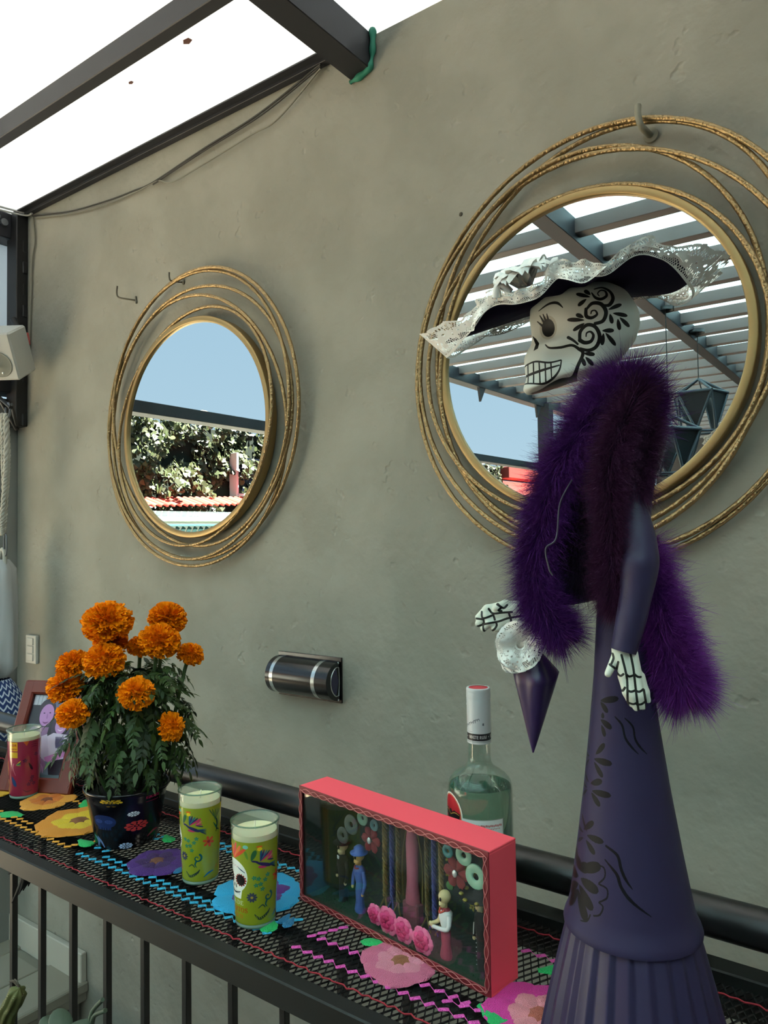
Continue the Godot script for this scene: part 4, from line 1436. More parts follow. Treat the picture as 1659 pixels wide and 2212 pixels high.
func build_bottle() -> void:
	var at := V(-0.532, 1.0205, 0.545)
	var tc := atan2(-(1.5 - at.z), 0.0 - at.x)
	var t := thing("rum_bottle", "pale green glass rum bottle with a white screw cap behind the red box", "bottle", at)
	var shell := mat("bottle_glass", C8(60, 128, 100, 56), 0.02)
	shell.transparency = BaseMaterial3D.TRANSPARENCY_ALPHA
	var m := M.new()
	m.lathe([Vector2(0.0, 0.0), Vector2(0.043, 0.0), Vector2(0.0465, 0.004), Vector2(0.0468, 0.02), Vector2(0.0468, 0.202), Vector2(0.0460, 0.211), Vector2(0.0430, 0.219), Vector2(0.036, 0.2265), Vector2(0.027, 0.2325), Vector2(0.0195, 0.2375), Vector2(0.0168, 0.243), Vector2(0.0161, 0.25), Vector2(0.0161, 0.300)], 64)
	put("glass_body", m, shell, t)
	m = M.new()
	m.lathe([Vector2(0.0, 0.004), Vector2(0.042, 0.004), Vector2(0.0450, 0.008), Vector2(0.0452, 0.02), Vector2(0.0452, 0.201), Vector2(0.0446, 0.2085), Vector2(0.0438, 0.2105), Vector2(0.0430, 0.2110), Vector2(0.0, 0.2110)], 64)
	var liq := mat("rum", C8(196, 226, 208, 0), 0.0)
	liq.refraction_enabled = true
	liq.refraction_scale = 0.033
	liq.transparency = BaseMaterial3D.TRANSPARENCY_ALPHA
	put("liquid", m, liq, t)
	m = M.new()
	m.lathe([Vector2(0.0155, 0.270), Vector2(0.0172, 0.2705), Vector2(0.0172, 0.3225), Vector2(0.0176, 0.3245), Vector2(0.0172, 0.3265), Vector2(0.0174, 0.333), Vector2(0.0169, 0.3335), Vector2(0.0175, 0.3345), Vector2(0.0175, 0.3425), Vector2(0.0169, 0.343), Vector2(0.0175, 0.3438), Vector2(0.0174, 0.3475), Vector2(0.0166, 0.349), Vector2(0.0140, 0.3488)], 48, Vector3.ZERO, 1, 1, tc - PI)
	var cp := mat("cap_print", Color.WHITE, 0.4)
	cp.albedo_texture = cap_print()
	put("cap", m, cp, t, "white screw cap with a black lettered band")
	m = M.new()
	m.lathe([Vector2(0.0142, 0.3482), Vector2(0.0, 0.3486)], 32)
	put("cap_top", m, mat("cap_red", C8(196, 52, 66), 0.5), t)
	# wrapped label
	m = M.new()
	var rows := []
	for j in 2:
		var r := PackedVector3Array()
		for i in 49:
			var a := tc + deg_to_rad(-144.0 + 186.0 * i / 48.0)
			r.append(V(0.0472 * cos(a), 0.205 if j == 1 else 0.047, -0.0472 * sin(a)))
		rows.append(r)
	m.grid(rows, false, 0, 1, 1, 0)
	var lb := mat("bottle_label", Color.WHITE, 0.5)
	lb.albedo_texture = bottle_label()
	lb.transparency = BaseMaterial3D.TRANSPARENCY_ALPHA_SCISSOR
	lb.alpha_scissor_threshold = 0.5
	put("label", m, lb, t, "white label with a red oval badge")


# ---------- red shadow box with tiny figures ----------
var bx_o := Vector3.ZERO
var bx_b := Basis.IDENTITY


func in_box(called: String, label: String, cat: String, p: Vector3, grp := "", turn := 0.0) -> Node3D:
	var t := thing(called, label, cat, bx_o + bx_b * p, 0.0, grp)
	t.basis = bx_b * Basis(UPV, turn)
	return t


func build_box() -> void:
	bx_o = V(-0.63, 1.0205, 0.650)
	bx_b = Basis(UPV, deg_to_rad(-8.1))
	var t := thing("shadow_box", "red glass fronted shadow box holding tiny skeleton figures", "shadow box", bx_o, deg_to_rad(-8.1))
	var W := 0.368
	var H := 0.178
	var D := 0.058
	var red := mat("box_red", C8(250, 88, 102), 0.6, 0.0, 0.4)
	var inr := mat("box_inside", C8(22, 34, 26), 0.9)
	var th := 0.0035
	var m := M.new()
	m.box(V(0, H - th / 2, -D / 2), V(W, th, D), 0.0008)
	put("top_panel", m, red, t)
	m = M.new()
	m.box(V(0, th / 2, -D / 2), V(W, th, D), 0.0008)
	put("bottom_panel", m, red, t)
	for s in [-1, 1]:
		m = M.new()
		m.box(V(s * (W / 2 - th / 2), H / 2, -D / 2), V(th, H - 2 * th, D), 0.0008)
		put("side_panel", m, red, t)
	m = M.new()
	m.box(V(0, H / 2, -D + th / 2), V(W - 2 * th, H - 2 * th, th))
	put("back_panel", m, inr, t)
	m = M.new()
	m.box(V(0, th + 0.001, -D / 2), V(W - 2 * th, 0.002, D - 0.008))
	put("grass_floor", m, mat("grass_dark", C8(26, 56, 36), 0.95), t)
	# grass pile
	m = M.new()
	for i in 1500:
		var x := rng.randf_range(-0.178, 0.178)
		var z := rng.randf_range(-0.052, -0.008)
		var hh := rng.randf_range(0.002, 0.005)
		var o := V(rng.randf_range(-1, 1), 0, rng.randf_range(-1, 1)) * 0.0011
		m.tri(V(x, 0.0045, z) - o, V(x, 0.0045, z) + o, V(x, 0.0045 + hh, z) + V(o.z, 0, o.x))
	var o2 := put("grass_pile", m, mat("grass_green", C8(36, 84, 52), 0.9), t)
	o2.set_meta("kind", "stuff")
	# dark lining of the box
	for q in [[V(-W / 2 + th + 0.0006, H / 2, -D / 2), V(0.001, H - 2 * th, D - 0.006)], [V(W / 2 - th - 0.0006, H / 2, -D / 2), V(0.001, H - 2 * th, D - 0.006)], [V(0, H - th - 0.0006, -D / 2), V(W - 0.01, 0.001, D - 0.006)]]:
		m = M.new()
		m.box(q[0], q[1])
		put("lining", m, inr, t)
	# front border and braid
	m = M.new()
	var fr := mat("border_red", C8(120, 28, 36), 0.5)
	for q in [[V(0, H - 0.005, 0.0005), V(W, 0.010, 0.002)], [V(0, 0.005, 0.0005), V(W, 0.010, 0.002)], [V(-W / 2 + 0.0035, H / 2, 0.0005), V(0.007, H - 0.02, 0.002)], [V(W / 2 - 0.0045, H / 2, 0.0005), V(0.009, H - 0.02, 0.002)]]:
		m = M.new()
		m.box(q[0], q[1], 0.0006)
		put("border_strip", m, fr, t)
	var braid := mat("braid_rose", C8(190, 112, 110), 0.45, 0.2)
	for k in 2:
		m = M.new()
		var path := PackedVector3Array()
		var e := [V(-W / 2 + 0.004, 0.006, 0), V(W / 2 - 0.005, 0.006, 0), V(W / 2 - 0.005, H - 0.006, 0), V(-W / 2 + 0.004, H - 0.006, 0)]
		for q in 4:
			var a: Vector3 = e[q]
			var b: Vector3 = e[(q + 1) % 4]
			var n := int(a.distance_to(b) / 0.002)
			var nrm := (b - a).normalized().cross(V(0, 0, 1))
			for i in n:
				path.append(a.lerp(b, float(i) / n) + nrm * 0.0032 * sin(i * 0.32 + k * PI) + V(0, 0, 0.0022 + 0.0005 * cos(i * 0.32)))
		path.append(path[0])
		m.tube(path, 0.0006, 5, true)
		put("braid", m, braid, t)
	# pane
	m = M.new()
	m.box(V(0, H / 2, -0.0022), V(W - 0.008, H - 0.008, 0.0012))
	var pane := mat("box_pane", C8(120, 140, 130, 4), 0.02)
	pane.transparency = BaseMaterial3D.TRANSPARENCY_ALPHA
	put("glass_pane", m, pane, t, "clear glass front")
	# painted backdrop
	m = M.new()
	var k := Ink.new(512, 256, C8(26, 40, 30), 2)
	var r2 := RandomNumberGenerator.new()
	r2.seed = 77
	for i in 420:
		var p := Vector2(r2.randf_range(0, 512), r2.randf_range(0, 256))
		var c: Color = [C8(30, 60, 40), C8(40, 56, 26), C8(20, 44, 44), C8(46, 70, 36)][i % 4]
		k.drop(p, p + Vector2(r2.randf_range(-26, 26), r2.randf_range(-30, 10)), 5, c)
	for i in 14: k.flower(Vector2(r2.randf_range(360, 500), r2.randf_range(90, 200)), 9, 5, C8(150, 140, 40), C8(90, 60, 20))
	k.rect(0, 0, 110, 256, C8(40, 46, 26))
	k.rect(232, 40, 70, 216, C8(84, 74, 40))
	m.box(V(0, H / 2, -D + th + 0.0006), V(W - 0.01, H - 0.01, 0.001))
	var bd := mat("backdrop", Color.WHITE, 0.85)
	bd.albedo_texture = k.tex()
	put("backdrop", m, bd, t)
	# braided ribbons
	for q in [[-0.026, C8(120, 98, 40), 0.0042], [-0.012, C8(52, 58, 120), 0.0040], [0.000, C8(96, 82, 34), 0.0036], [0.055, C8(96, 82, 34), 0.0036], [0.068, C8(52, 58, 120), 0.0040], [0.081, C8(120, 98, 40), 0.0042]]:
		for s in 3:
			m = M.new()
			var path := PackedVector3Array()
			for i in 60:
				var f := i / 59.0
				path.append(V(q[0] + q[2] * 0.55 * sin(f * 44.0 + s * TAU / 3), lerpf(0.168, 0.046, f), -0.030 + q[2] * 0.55 * cos(f * 44.0 + s * TAU / 3)))
			m.tube(path, q[2] * 0.5, 5)
			put("ribbon_strand", m, mat("ribbon_%d" % int(q[0] * 1000), q[1], 0.5), t)
		for s in [-1, 1]:
			m = M.new()
			m.tube(spline([V(q[0], 0.046, -0.030), V(q[0] + s * 0.004, 0.036, -0.027), V(q[0] + s * 0.009, 0.026, -0.026)], 5), 0.0014, 5)
			put("ribbon_tail", m, mat("ribbon_%d" % int(q[0] * 1000), q[1], 0.5), t)
	# buttons and felt flowers glued to the backdrop
	var btn := [[0.145, 0.128, 0.0165, C8(150, 196, 166)], [0.126, 0.150, 0.0135, C8(150, 196, 166)], [0.099, 0.148, 0.009, C8(50, 130, 130)], [-0.090, 0.134, 0.0150, C8(84, 96, 92)], [-0.109, 0.113, 0.0125, C8(74, 84, 80)], [-0.065, 0.150, 0.0110, C8(130, 176, 150)], [-0.040, 0.146, 0.0085, C8(70, 120, 124)]]
	for q in btn:
		m = M.new()
		m.lathe([Vector2(q[2] * 0.28, 0.0), Vector2(q[2] * 0.9, 0.0), Vector2(q[2], 0.001), Vector2(q[2] * 0.94, 0.0026), Vector2(q[2] * 0.6, 0.0030), Vector2(q[2] * 0.34, 0.0024), Vector2(q[2] * 0.28, 0.001)], 24)
		var o := put("button_ring", m, mat("btn_" + q[3].to_html(), q[3], 0.35), t)
		o.rotation.x = PI / 2
		o.position = V(q[0], q[1], -0.024)
	for q in [[0.108, 0.120, 0.022], [-0.054, 0.119, 0.020]]:
		for i in 6:
			m = M.new()
			petal(m, Vector3.ZERO, TAU * i / 6, q[2], q[2] * 0.34, 0.003)
			var o := put("felt_petal", m, mat("felt_red", C8(128, 32, 36), 0.8), t)
			o.rotation.x = PI / 2
			o.position = V(q[0], q[1], -0.03)
		m = M.new()
		m.ball(V(q[0], q[1], -0.025), V(0.004, 0.005, 0.002), 10, 6)
		put("sequin", m, mat("sequin", C8(216, 220, 216), 0.2, 0.4), t)
	m = M.new()
	m.ball(V(0.096, 0.099, -0.03), V(0.007, 0.006, 0.003), 10, 6)
	put("felt_leaf", m, mat("felt_green", C8(60, 110, 50), 0.9), t)
	# figures
	var bone := mat("bone", C8(226, 206, 150), 0.55)
	var black := mat("suit_black", C8(20, 16, 16), 0.7)
	var f := in_box("skeleton_figurine", "tiny skeleton man in a black suit at the left of the red box", "figurine", V(-0.125, 0.004, -0.038), "", -0.35)
	figurine(f, 0.094, black, bone, 0)
	f = in_box("skeleton_figurine", "tiny skeleton woman in a long blue dress and blue hat", "figurine", V(-0.080, 0.004, -0.030), "", -0.3)
	figurine(f, 0.094, mat("dress_blue", C8(70, 98, 168), 0.55), mat("bone_gold", C8(222, 180, 110), 0.5), 1)
	f = in_box("skeleton_figurine", "tiny skeleton girl in a white blouse and red skirt", "figurine", V(0.0925, 0.004, -0.024), "", -0.45)
	figurine(f, 0.090, mat("skirt_red", C8(164, 60, 76), 0.6), bone, 2)
	f = in_box("skeleton_figurine", "tiny skeleton man under a wide black sombrero with gold studs", "figurine", V(0.146, 0.004, -0.034), "", -0.45)
	figurine(f, 0.100, black, bone, 3)
	# pink shrine figure in an arched niche
	f = in_box("shrine_figurine", "small pink robed saint figure in a pointed niche between the ribbons", "figurine", V(0.0225, 0.004, -0.036))
	m = M.new()
	m.lathe([Vector2(0.0, 0.0), Vector2(0.0125, 0.0), Vector2(0.0095, 0.03), Vector2(0.0105, 0.082), Vector2(0.0085, 0.102), Vector2(0.0055, 0.115), Vector2(0.0, 0.118)], 20, V(0, 0.046, 0), 1, 0.7)
	put("robe", m, mat("robe_pink", C8(168, 92, 110), 0.6), f)
	m = M.new()
	m.ball(V(0, 0.150, 0.003), V(0.0045, 0.0058, 0.0045), 12, 8)
	put("head", m, mat("face_rose", C8(196, 140, 120), 0.6), f)
	m = M.new()
	m.tube(spline([V(-0.018, 0.05, 0), V(-0.019, 0.10, 0), V(-0.012, 0.14, 0), V(0, 0.166, 0), V(0.012, 0.14, 0), V(0.019, 0.10, 0), V(0.018, 0.05, 0)], 8), 0.0012, 6)
	put("niche_rim", m, mat("niche_gold", C8(120, 104, 50), 0.4, 0.4), f)
	m = M.new()
	m.box(V(0, 0.024, 0), V(0.03, 0.048, 0.014), 0.002)
	put("pedestal", m, mat("pedestal", C8(120, 60, 70), 0.7), f)
	# paper flowers in a row
	var fp := [[-0.031, 0.024, -0.014, 0.0155], [-0.002, 0.026, -0.011, 0.0205], [0.028, 0.023, -0.011, 0.0185], [0.063, 0.022, -0.0105, 0.0195]]
	var pnames := ["first small pink paper flower from the blue figure in the red box", "second and largest pink paper flower from the blue figure", "third pink paper flower in front of the shrine figure", "pink paper flower at the feet of the red skirted figure"]
	for i in 4:
		var q: Array = fp[i]
		f = in_box("paper_flower", pnames[i], "paper flower", V(q[0], q[1], q[2]), "pink paper flowers in the red box")
		for ring in 3:
			for j in 6:
				m = M.new()
				petal(m, Vector3.ZERO, TAU * j / 6 + ring * 0.5, q[3] * (1.0 - 0.26 * ring), q[3] * (0.46 - 0.1 * ring), 0.003)
				var o := put("petal", m, mat(["paper_pink", "paper_pink_mid", "paper_pink_deep"][ring], [C8(242, 116, 160), C8(226, 66, 128), C8(200, 40, 100)][ring], 0.6), f)
				o.basis = Basis(V(1, 0, 0), PI / 2) * Basis(UPV, 0.0)
				o.position = V(0, 0, 0.0022 * ring)


func figurine(t: Node3D, h: float, cloth: Material, bone: Material, kind: int) -> void:
	var m := M.new()
	var w := 0.0115
	if kind == 1 or kind == 2:
		m.lathe([Vector2(0, 0), Vector2(0.009, 0.0), Vector2(0.0105, 0.004), Vector2(0.0078, 0.018), Vector2(0.0085, 0.034), Vector2(0.007, h * 0.46), Vector2(0.0105, h * 0.60), Vector2(0.011, h * 0.68), Vector2(0.0065, h * 0.735), Vector2(0.0025, h * 0.75)], 18, Vector3.ZERO, 1, 0.75)
	else:
		m.lathe([Vector2(0, 0), Vector2(0.010, 0.0), Vector2(0.0095, 0.03), Vector2(0.0115, h * 0.46), Vector2(0.0135, h * 0.62), Vector2(0.0135, h * 0.70), Vector2(0.007, h * 0.755), Vector2(0.0025, h * 0.76)], 18, Vector3.ZERO, 1, 0.7)
	if kind == 2:
		put("skirt", m, cloth, t)
		m = M.new()
		m.lathe([Vector2(0.0072, h * 0.45), Vector2(0.0108, h * 0.58), Vector2(0.0114, h * 0.68), Vector2(0.0078, h * 0.72)], 18, Vector3.ZERO, 1, 0.78)
		put("blouse", m, mat("blouse_white", C8(232, 234, 230), 0.7), t)
	else:
		put("body", m, cloth, t)
	# skull with painted sockets
	m = M.new()
	var hc := V(0, h * 0.885, 0.001)
	m.ball(hc + V(0, 0.002, 0), V(0.0082, 0.0088, 0.0088), 16, 10)
	m.ball(hc + V(0, -0.0065, 0.003), V(0.0052, 0.0055, 0.0055), 12, 8)
	m.tube(PackedVector3Array([V(0, h * 0.73, 0), V(0, h * 0.82, 0)]), 0.0028, 8)
	put("skull", m, bone, t)
	var ink := mat("ink_black", C8(16, 14, 14), 0.7)
	for s in [-1, 1]:
		m = M.new()
		m.ball(hc + V(s * 0.0036, 0.0012, 0.0082), V(0.0023, 0.0026, 0.0012), 10, 6)
		put("eye_socket", m, ink, t)
	m = M.new()
	m.tube(spline([hc + V(-0.003, -0.0075, 0.0084), hc + V(0, -0.0082, 0.0092), hc + V(0.003, -0.0075, 0.0084)], 4), 0.0006, 5)
	put("mouth", m, ink, t)
	# arms
	for s in [-1, 1]:
		var sh := V(s * 0.0115, h * 0.68, 0)
		var el := V(s * 0.0185, h * 0.52, 0.001)
		var hd := V(s * 0.0165, h * 0.36, 0.004)
		if kind == 2:
			el = V(s * 0.0135, h * 0.50, 0.004)
			hd = V(s * 0.004 - 0.016, h * 0.44, 0.014)
		m = M.new()
		m.tube(spline([sh, el, hd], 5), blend_radii([0.0034, 0.0030, 0.0024], 5), 8)
		put("arm", m, mat("blouse_white", C8(232, 234, 230), 0.7) if kind == 2 and s > 0 else (bone if kind == 2 else cloth), t)
		m = M.new()
		m.ball(hd, V(0.0026, 0.0034, 0.0024), 10, 6)
		put("hand", m, bone, t)
	if kind == 0:
		m = M.new()
		m.slab(PackedVector2Array([Vector2(-0.0035, 0), Vector2(0.0035, 0), Vector2(0, -0.014)]), 0.001, Transform3D(Basis.IDENTITY, V(0, h * 0.75, 0.0082)))
		put("shirt_front", m, mat("blouse_white", C8(232, 234, 230), 0.7), t)
		m = M.new()
		m.lathe([Vector2(0.015, 0), Vector2(0.0155, 0.001), Vector2(0.009, 0.002), Vector2(0.0088, 0.009), Vector2(0.0, 0.0095)], 18, hc + V(0, 0.0062, 0))
		put("hat", m, cloth, t)
	elif kind == 1:
		m = M.new()
		m.lathe([Vector2(0.0135, 0), Vector2(0.0138, 0.0012), Vector2(0.0085, 0.0022), Vector2(0.0078, 0.0085), Vector2(0.004, 0.0115), Vector2(0.0, 0.012)], 18, hc + V(0, 0.0052, 0))
		put("hat", m, cloth, t)
		m = M.new()
		m.tube(spline([V(-0.006, h * 0.73, 0.005), V(0, h * 0.715, 0.0078), V(0.006, h * 0.73, 0.005)], 4), 0.0011, 6)
		put("necklace", m, mat("bead_red", C8(170, 60, 60), 0.4), t)
	elif kind == 2:
		m = M.new()
		m.tube(spline([V(-0.006, h * 0.735, 0.004), V(0, h * 0.69, 0.009), V(0.006, h * 0.735, 0.004)], 4), 0.0015, 6)
		put("necklace", m, mat("bead_coral", C8(206, 84, 66), 0.4), t)
	else:
		m = M.new()
		m.lathe([Vector2(0.030, 0.004), Vector2(0.0305, 0.005), Vector2(0.024, 0.0015), Vector2(0.012, 0.002), Vector2(0.0095, 0.010), Vector2(0.0, 0.012)], 24, hc + V(0, 0.005, 0))
		put("sombrero", m, cloth, t)
		for i in 9:
			m = M.new()
			var a := TAU * i / 9
			m.ball(hc + V(0.026 * cos(a), 0.009, 0.026 * sin(a)), V(0.0034, 0.0026, 0.0034), 8, 6)
			put("gold_stud", m, mat("stud_gold", C8(170, 150, 60), 0.4, 0.3), t)
		for i in 8:
			m = M.new()
			m.ball(V(-0.004, 0.008 + i * 0.0055, 0.0072), V(0.0008, 0.0008, 0.0008), 6, 4)
			put("trouser_stud", m, mat("sequin", C8(216, 220, 216), 0.2, 0.4), t)
		m = M.new()
		m.bar(V(-0.014, 0.042, 0.006), V(-0.0125, 0.058, 0.006), 0.0007, 5)
		put("white_cord", m, mat("blouse_white", C8(232, 234, 230), 0.7), t)


# ---------- things on the wall ----------
func half_round(m: M, x0: float, x1: float, cy: float, ry: float, rz: float, z0 := 0.004) -> void:
	var rows := []
	for k in 2:
		var r := PackedVector3Array()
		for i in 25:
			var a := -PI / 2 + PI * i / 24
			# a squared off bow front
			var c := signf(cos(a)) * pow(absf(cos(a)), 0.85)
			r.append(V([x0, x1][k], cy + ry * sin(a), z0 + rz * c))
		rows.append(r)
	m.grid([rows[1], rows[0]])
	for k in 2:
		var mid := V([x0, x1][k], cy, z0)
		for i in 24:
			if k == 1: m.tri(mid, rows[k][i + 1], rows[k][i])
			else: m.tri(mid, rows[k][i], rows[k][i + 1])


func build_wall_things() -> void:
	var t := thing("wall_lamp", "black half round wall lamp with two chrome bands", "lamp")
	var black := mat("lamp_black", C8(14, 15, 19), 0.22, 0.0, 0.6)
	var chrome := mat("lamp_chrome", C8(206, 212, 212), 0.22, 0.9)
	var m := M.new()
	m.box(V(-1.348, 1.2175, 0.003), V(0.226, 0.118, 0.006), 0.001)
	put("back_plate", m, black, t)
	m = M.new()
	half_round(m, -1.458, -1.240, 1.216, 0.050, 0.058)
	put("housing", m, black, t)
	for x in [-1.436, -1.287]:
		m = M.new()
		half_round(m, x - 0.006, x + 0.006, 1.216, 0.0507, 0.0588)
		put("chrome_band", m, chrome, t)
	# end lens with bright rim
	m = M.new()
	var rim := PackedVector3Array()
	for i in 25:
		var a := -1.05 + 2.1 * i / 24
		rim.append(V(-1.2395, 1.216 + 0.046 * sin(a) / sin(1.05) * 0.80, 0.010 + 0.043 * cos(a) * 0.98 - 0.012 + 0.004))
	rim.append(V(-1.2395, 1.2528, 0.012))
	rim.append(V(-1.2395, 1.216, 0.0095))
	rim.append(V(-1.2395, 1.1792, 0.012))
	rim.append(rim[0])
	m.tube(rim, 0.0016, 6, true)
	put("lens_rim", m, chrome, t)
	m = M.new()
	for i in 24: m.tri(V(-1.2394, 1.216, 0.012), rim[i + 1], rim[i])
	put("lens", m, mat("lens_violet", C8(44, 44, 66), 0.1, 0.0, 0.6), t)
	for y in [1.168, 1.264]:
		m = M.new()
		m.ball(V(-1.239, y, 0.013), V(0.0015, 0.0032, 0.0032), 8, 6)
		put("screw", m, chrome, t)
	# light switch
	t = thing("light_switch", "white light switch plate on the wall near the corner", "switch")
	m = M.new()
	m.box(V(-2.757, 1.179, 0.006), V(0.074, 0.106, 0.012), 0.002)
	put("plate", m, mat("switch_white", C8(184, 187, 180), 0.4), t)
	for i in 3:
		m = M.new()
		m.box(V(-2.757, 1.209 - i * 0.030, 0.0135), V(0.040, 0.026, 0.005), 0.0012)
		put("rocker", m, mat("switch_rocker", C8(192, 195, 188), 0.35), t)
	# speaker
	t = thing("speaker", "white box speaker tilted down on the corner post", "speaker", V(-2.589, 2.3235, 0.188))
	t.basis = Basis(UPV, deg_to_rad(33.3)) * Basis(V(1, 0, 0), deg_to_rad(28.8))
	var sw := mat("speaker_white", C8(184, 187, 182), 0.5)
	m = M.new()
	m.box(V(-0.062, -0.0855, -0.065), V(0.124, 0.171, 0.13), 0.006)
	put("cabinet", m, sw, t)
	var cone := mat("speaker_cone", C8(132, 134, 124), 0.6)
	for q in [[-0.062, -0.112, 0.044], [-0.062, -0.036, 0.021]]:
		m = M.new()
		m.lathe([Vector2(q[2] * 1.06, 0.0), Vector2(q[2] * 1.05, 0.002), Vector2(q[2], 0.0025), Vector2(q[2] * 0.92, 0.0008), Vector2(q[2] * 0.3, 0.006), Vector2(q[2] * 0.2, 0.009), Vector2(0.0, 0.010)], 32)
		var o := put("driver", m, cone, t)
		o.rotation.x = PI / 2
		o.position = V(q[0], q[1], 0.0005)
	m = M.new()
	m.ball(V(-0.055, -0.142, 0.004), V(0.004, 0.004, 0.002), 8, 6)
	put("badge", m, mat("sequin", C8(216, 220, 216), 0.2, 0.4), t)
	m = M.new()
	m.tube(PackedVector3Array([V(-0.062, -0.09, -0.13), V(-0.062, -0.06, -0.19), V(-0.10, 0.0, -0.24)]), 0.012, 8)
	put("mount", m, mat("steel_black", C8(24, 25, 27)), t)
	# cables
	var dk := mat("cable_dark", C8(52, 52, 48), 0.7)
	var gy := mat("cable_grey", C8(126, 126, 114), 0.7)
	var runs := [[[V(-1.272, 2.858, 0.02), V(-1.513, 2.812, 0.012), V(-1.755, 2.789, 0.010), V(-2.006, 2.760, 0.008), V(-2.118, 2.762, 0.008), V(-2.264, 2.771, 0.007), V(-2.496, 2.797, 0.007), V(-2.753, 2.848, 0.01)], dk, 0.0030, "dark cable sagging along the wall under the roof"],
		[[V(-1.272, 2.852, 0.02), V(-1.50, 2.806, 0.012), V(-1.76, 2.782, 0.010), V(-2.01, 2.753, 0.008)], dk, 0.0026, "second dark cable running just below the first"],
		[[V(-1.275, 2.848, 0.018), V(-1.44, 2.773, 0.010), V(-1.552, 2.764, 0.008), V(-1.777, 2.741, 0.008), V(-1.911, 2.732, 0.008), V(-1.985, 2.757, 0.008), V(-2.08, 2.754, 0.008)], gy, 0.0024, "thin grey cable drooping lowest below the roof cables"],
		[[V(-2.08, 2.756, 0.006), V(-2.25, 2.760, 0.006), V(-2.48, 2.786, 0.006), V(-2.74, 2.838, 0.008)], gy, 0.0024, "thin grey cable leading to the left corner"],
		[[V(-2.760, 2.85, 0.006), V(-2.745, 2.748, 0.006), V(-2.764, 2.681, 0.006), V(-2.772, 2.537, 0.006), V(-2.779, 2.43, 0.006), V(-2.785, 2.322, 0.006), V(-2.79, 2.25, 0.006)], gy, 0.0032, "grey cable running down the wall corner behind the speaker"]]
	for r in runs:
		m = M.new()
		m.tube(spline(r[0], 10), r[2], 6)
		var o := put("cable", m, r[1])
		tag(o, r[3], "cable", "wall cables")
	m = M.new()
	for i in 2: m.tube(spline([V(-2.86, 2.885 - i * 0.012, 0.5), V(-2.855, 2.88 - i * 0.014, 0.2), V(-2.80, 2.868 - i * 0.01, 0.03), V(-2.755, 2.858, 0.012)], 8), 0.004, 6)
	var o3 := put("roof_cable", m, mat("cable_white", C8(190, 190, 184), 0.6))
	tag(o3, "pale twin cables on top of the eaves beam in the corner", "cable")
	m = M.new()
	m.box(V(-2.786, 2.372, 0.012), V(0.016, 0.05, 0.014), 0.003, Basis(V(0, 0, 1), 0.2))
	o3 = put("tape_scrap", m, mat("tape_red", C8(176, 84, 78), 0.7))
	tag(o3, "scrap of red tape on the corner cable above the speaker", "tape")
	# round cap screw on the eaves beam
	m = M.new()
	m.tube(PackedVector3Array([V(-2.85, 2.825, 0.075), V(-2.838, 2.825, 0.075)]), 0.014, 12)
	m.ball(V(-2.838, 2.84, 0.10), V(0.006, 0.008, 0.01), 8, 6)
	o3 = put("beam_bolt", m, mat("bolt_grey", C8(120, 124, 128), 0.4, 0.4))
	tag(o3, "grey bolt head on the dark eaves beam in the corner", "bolt")


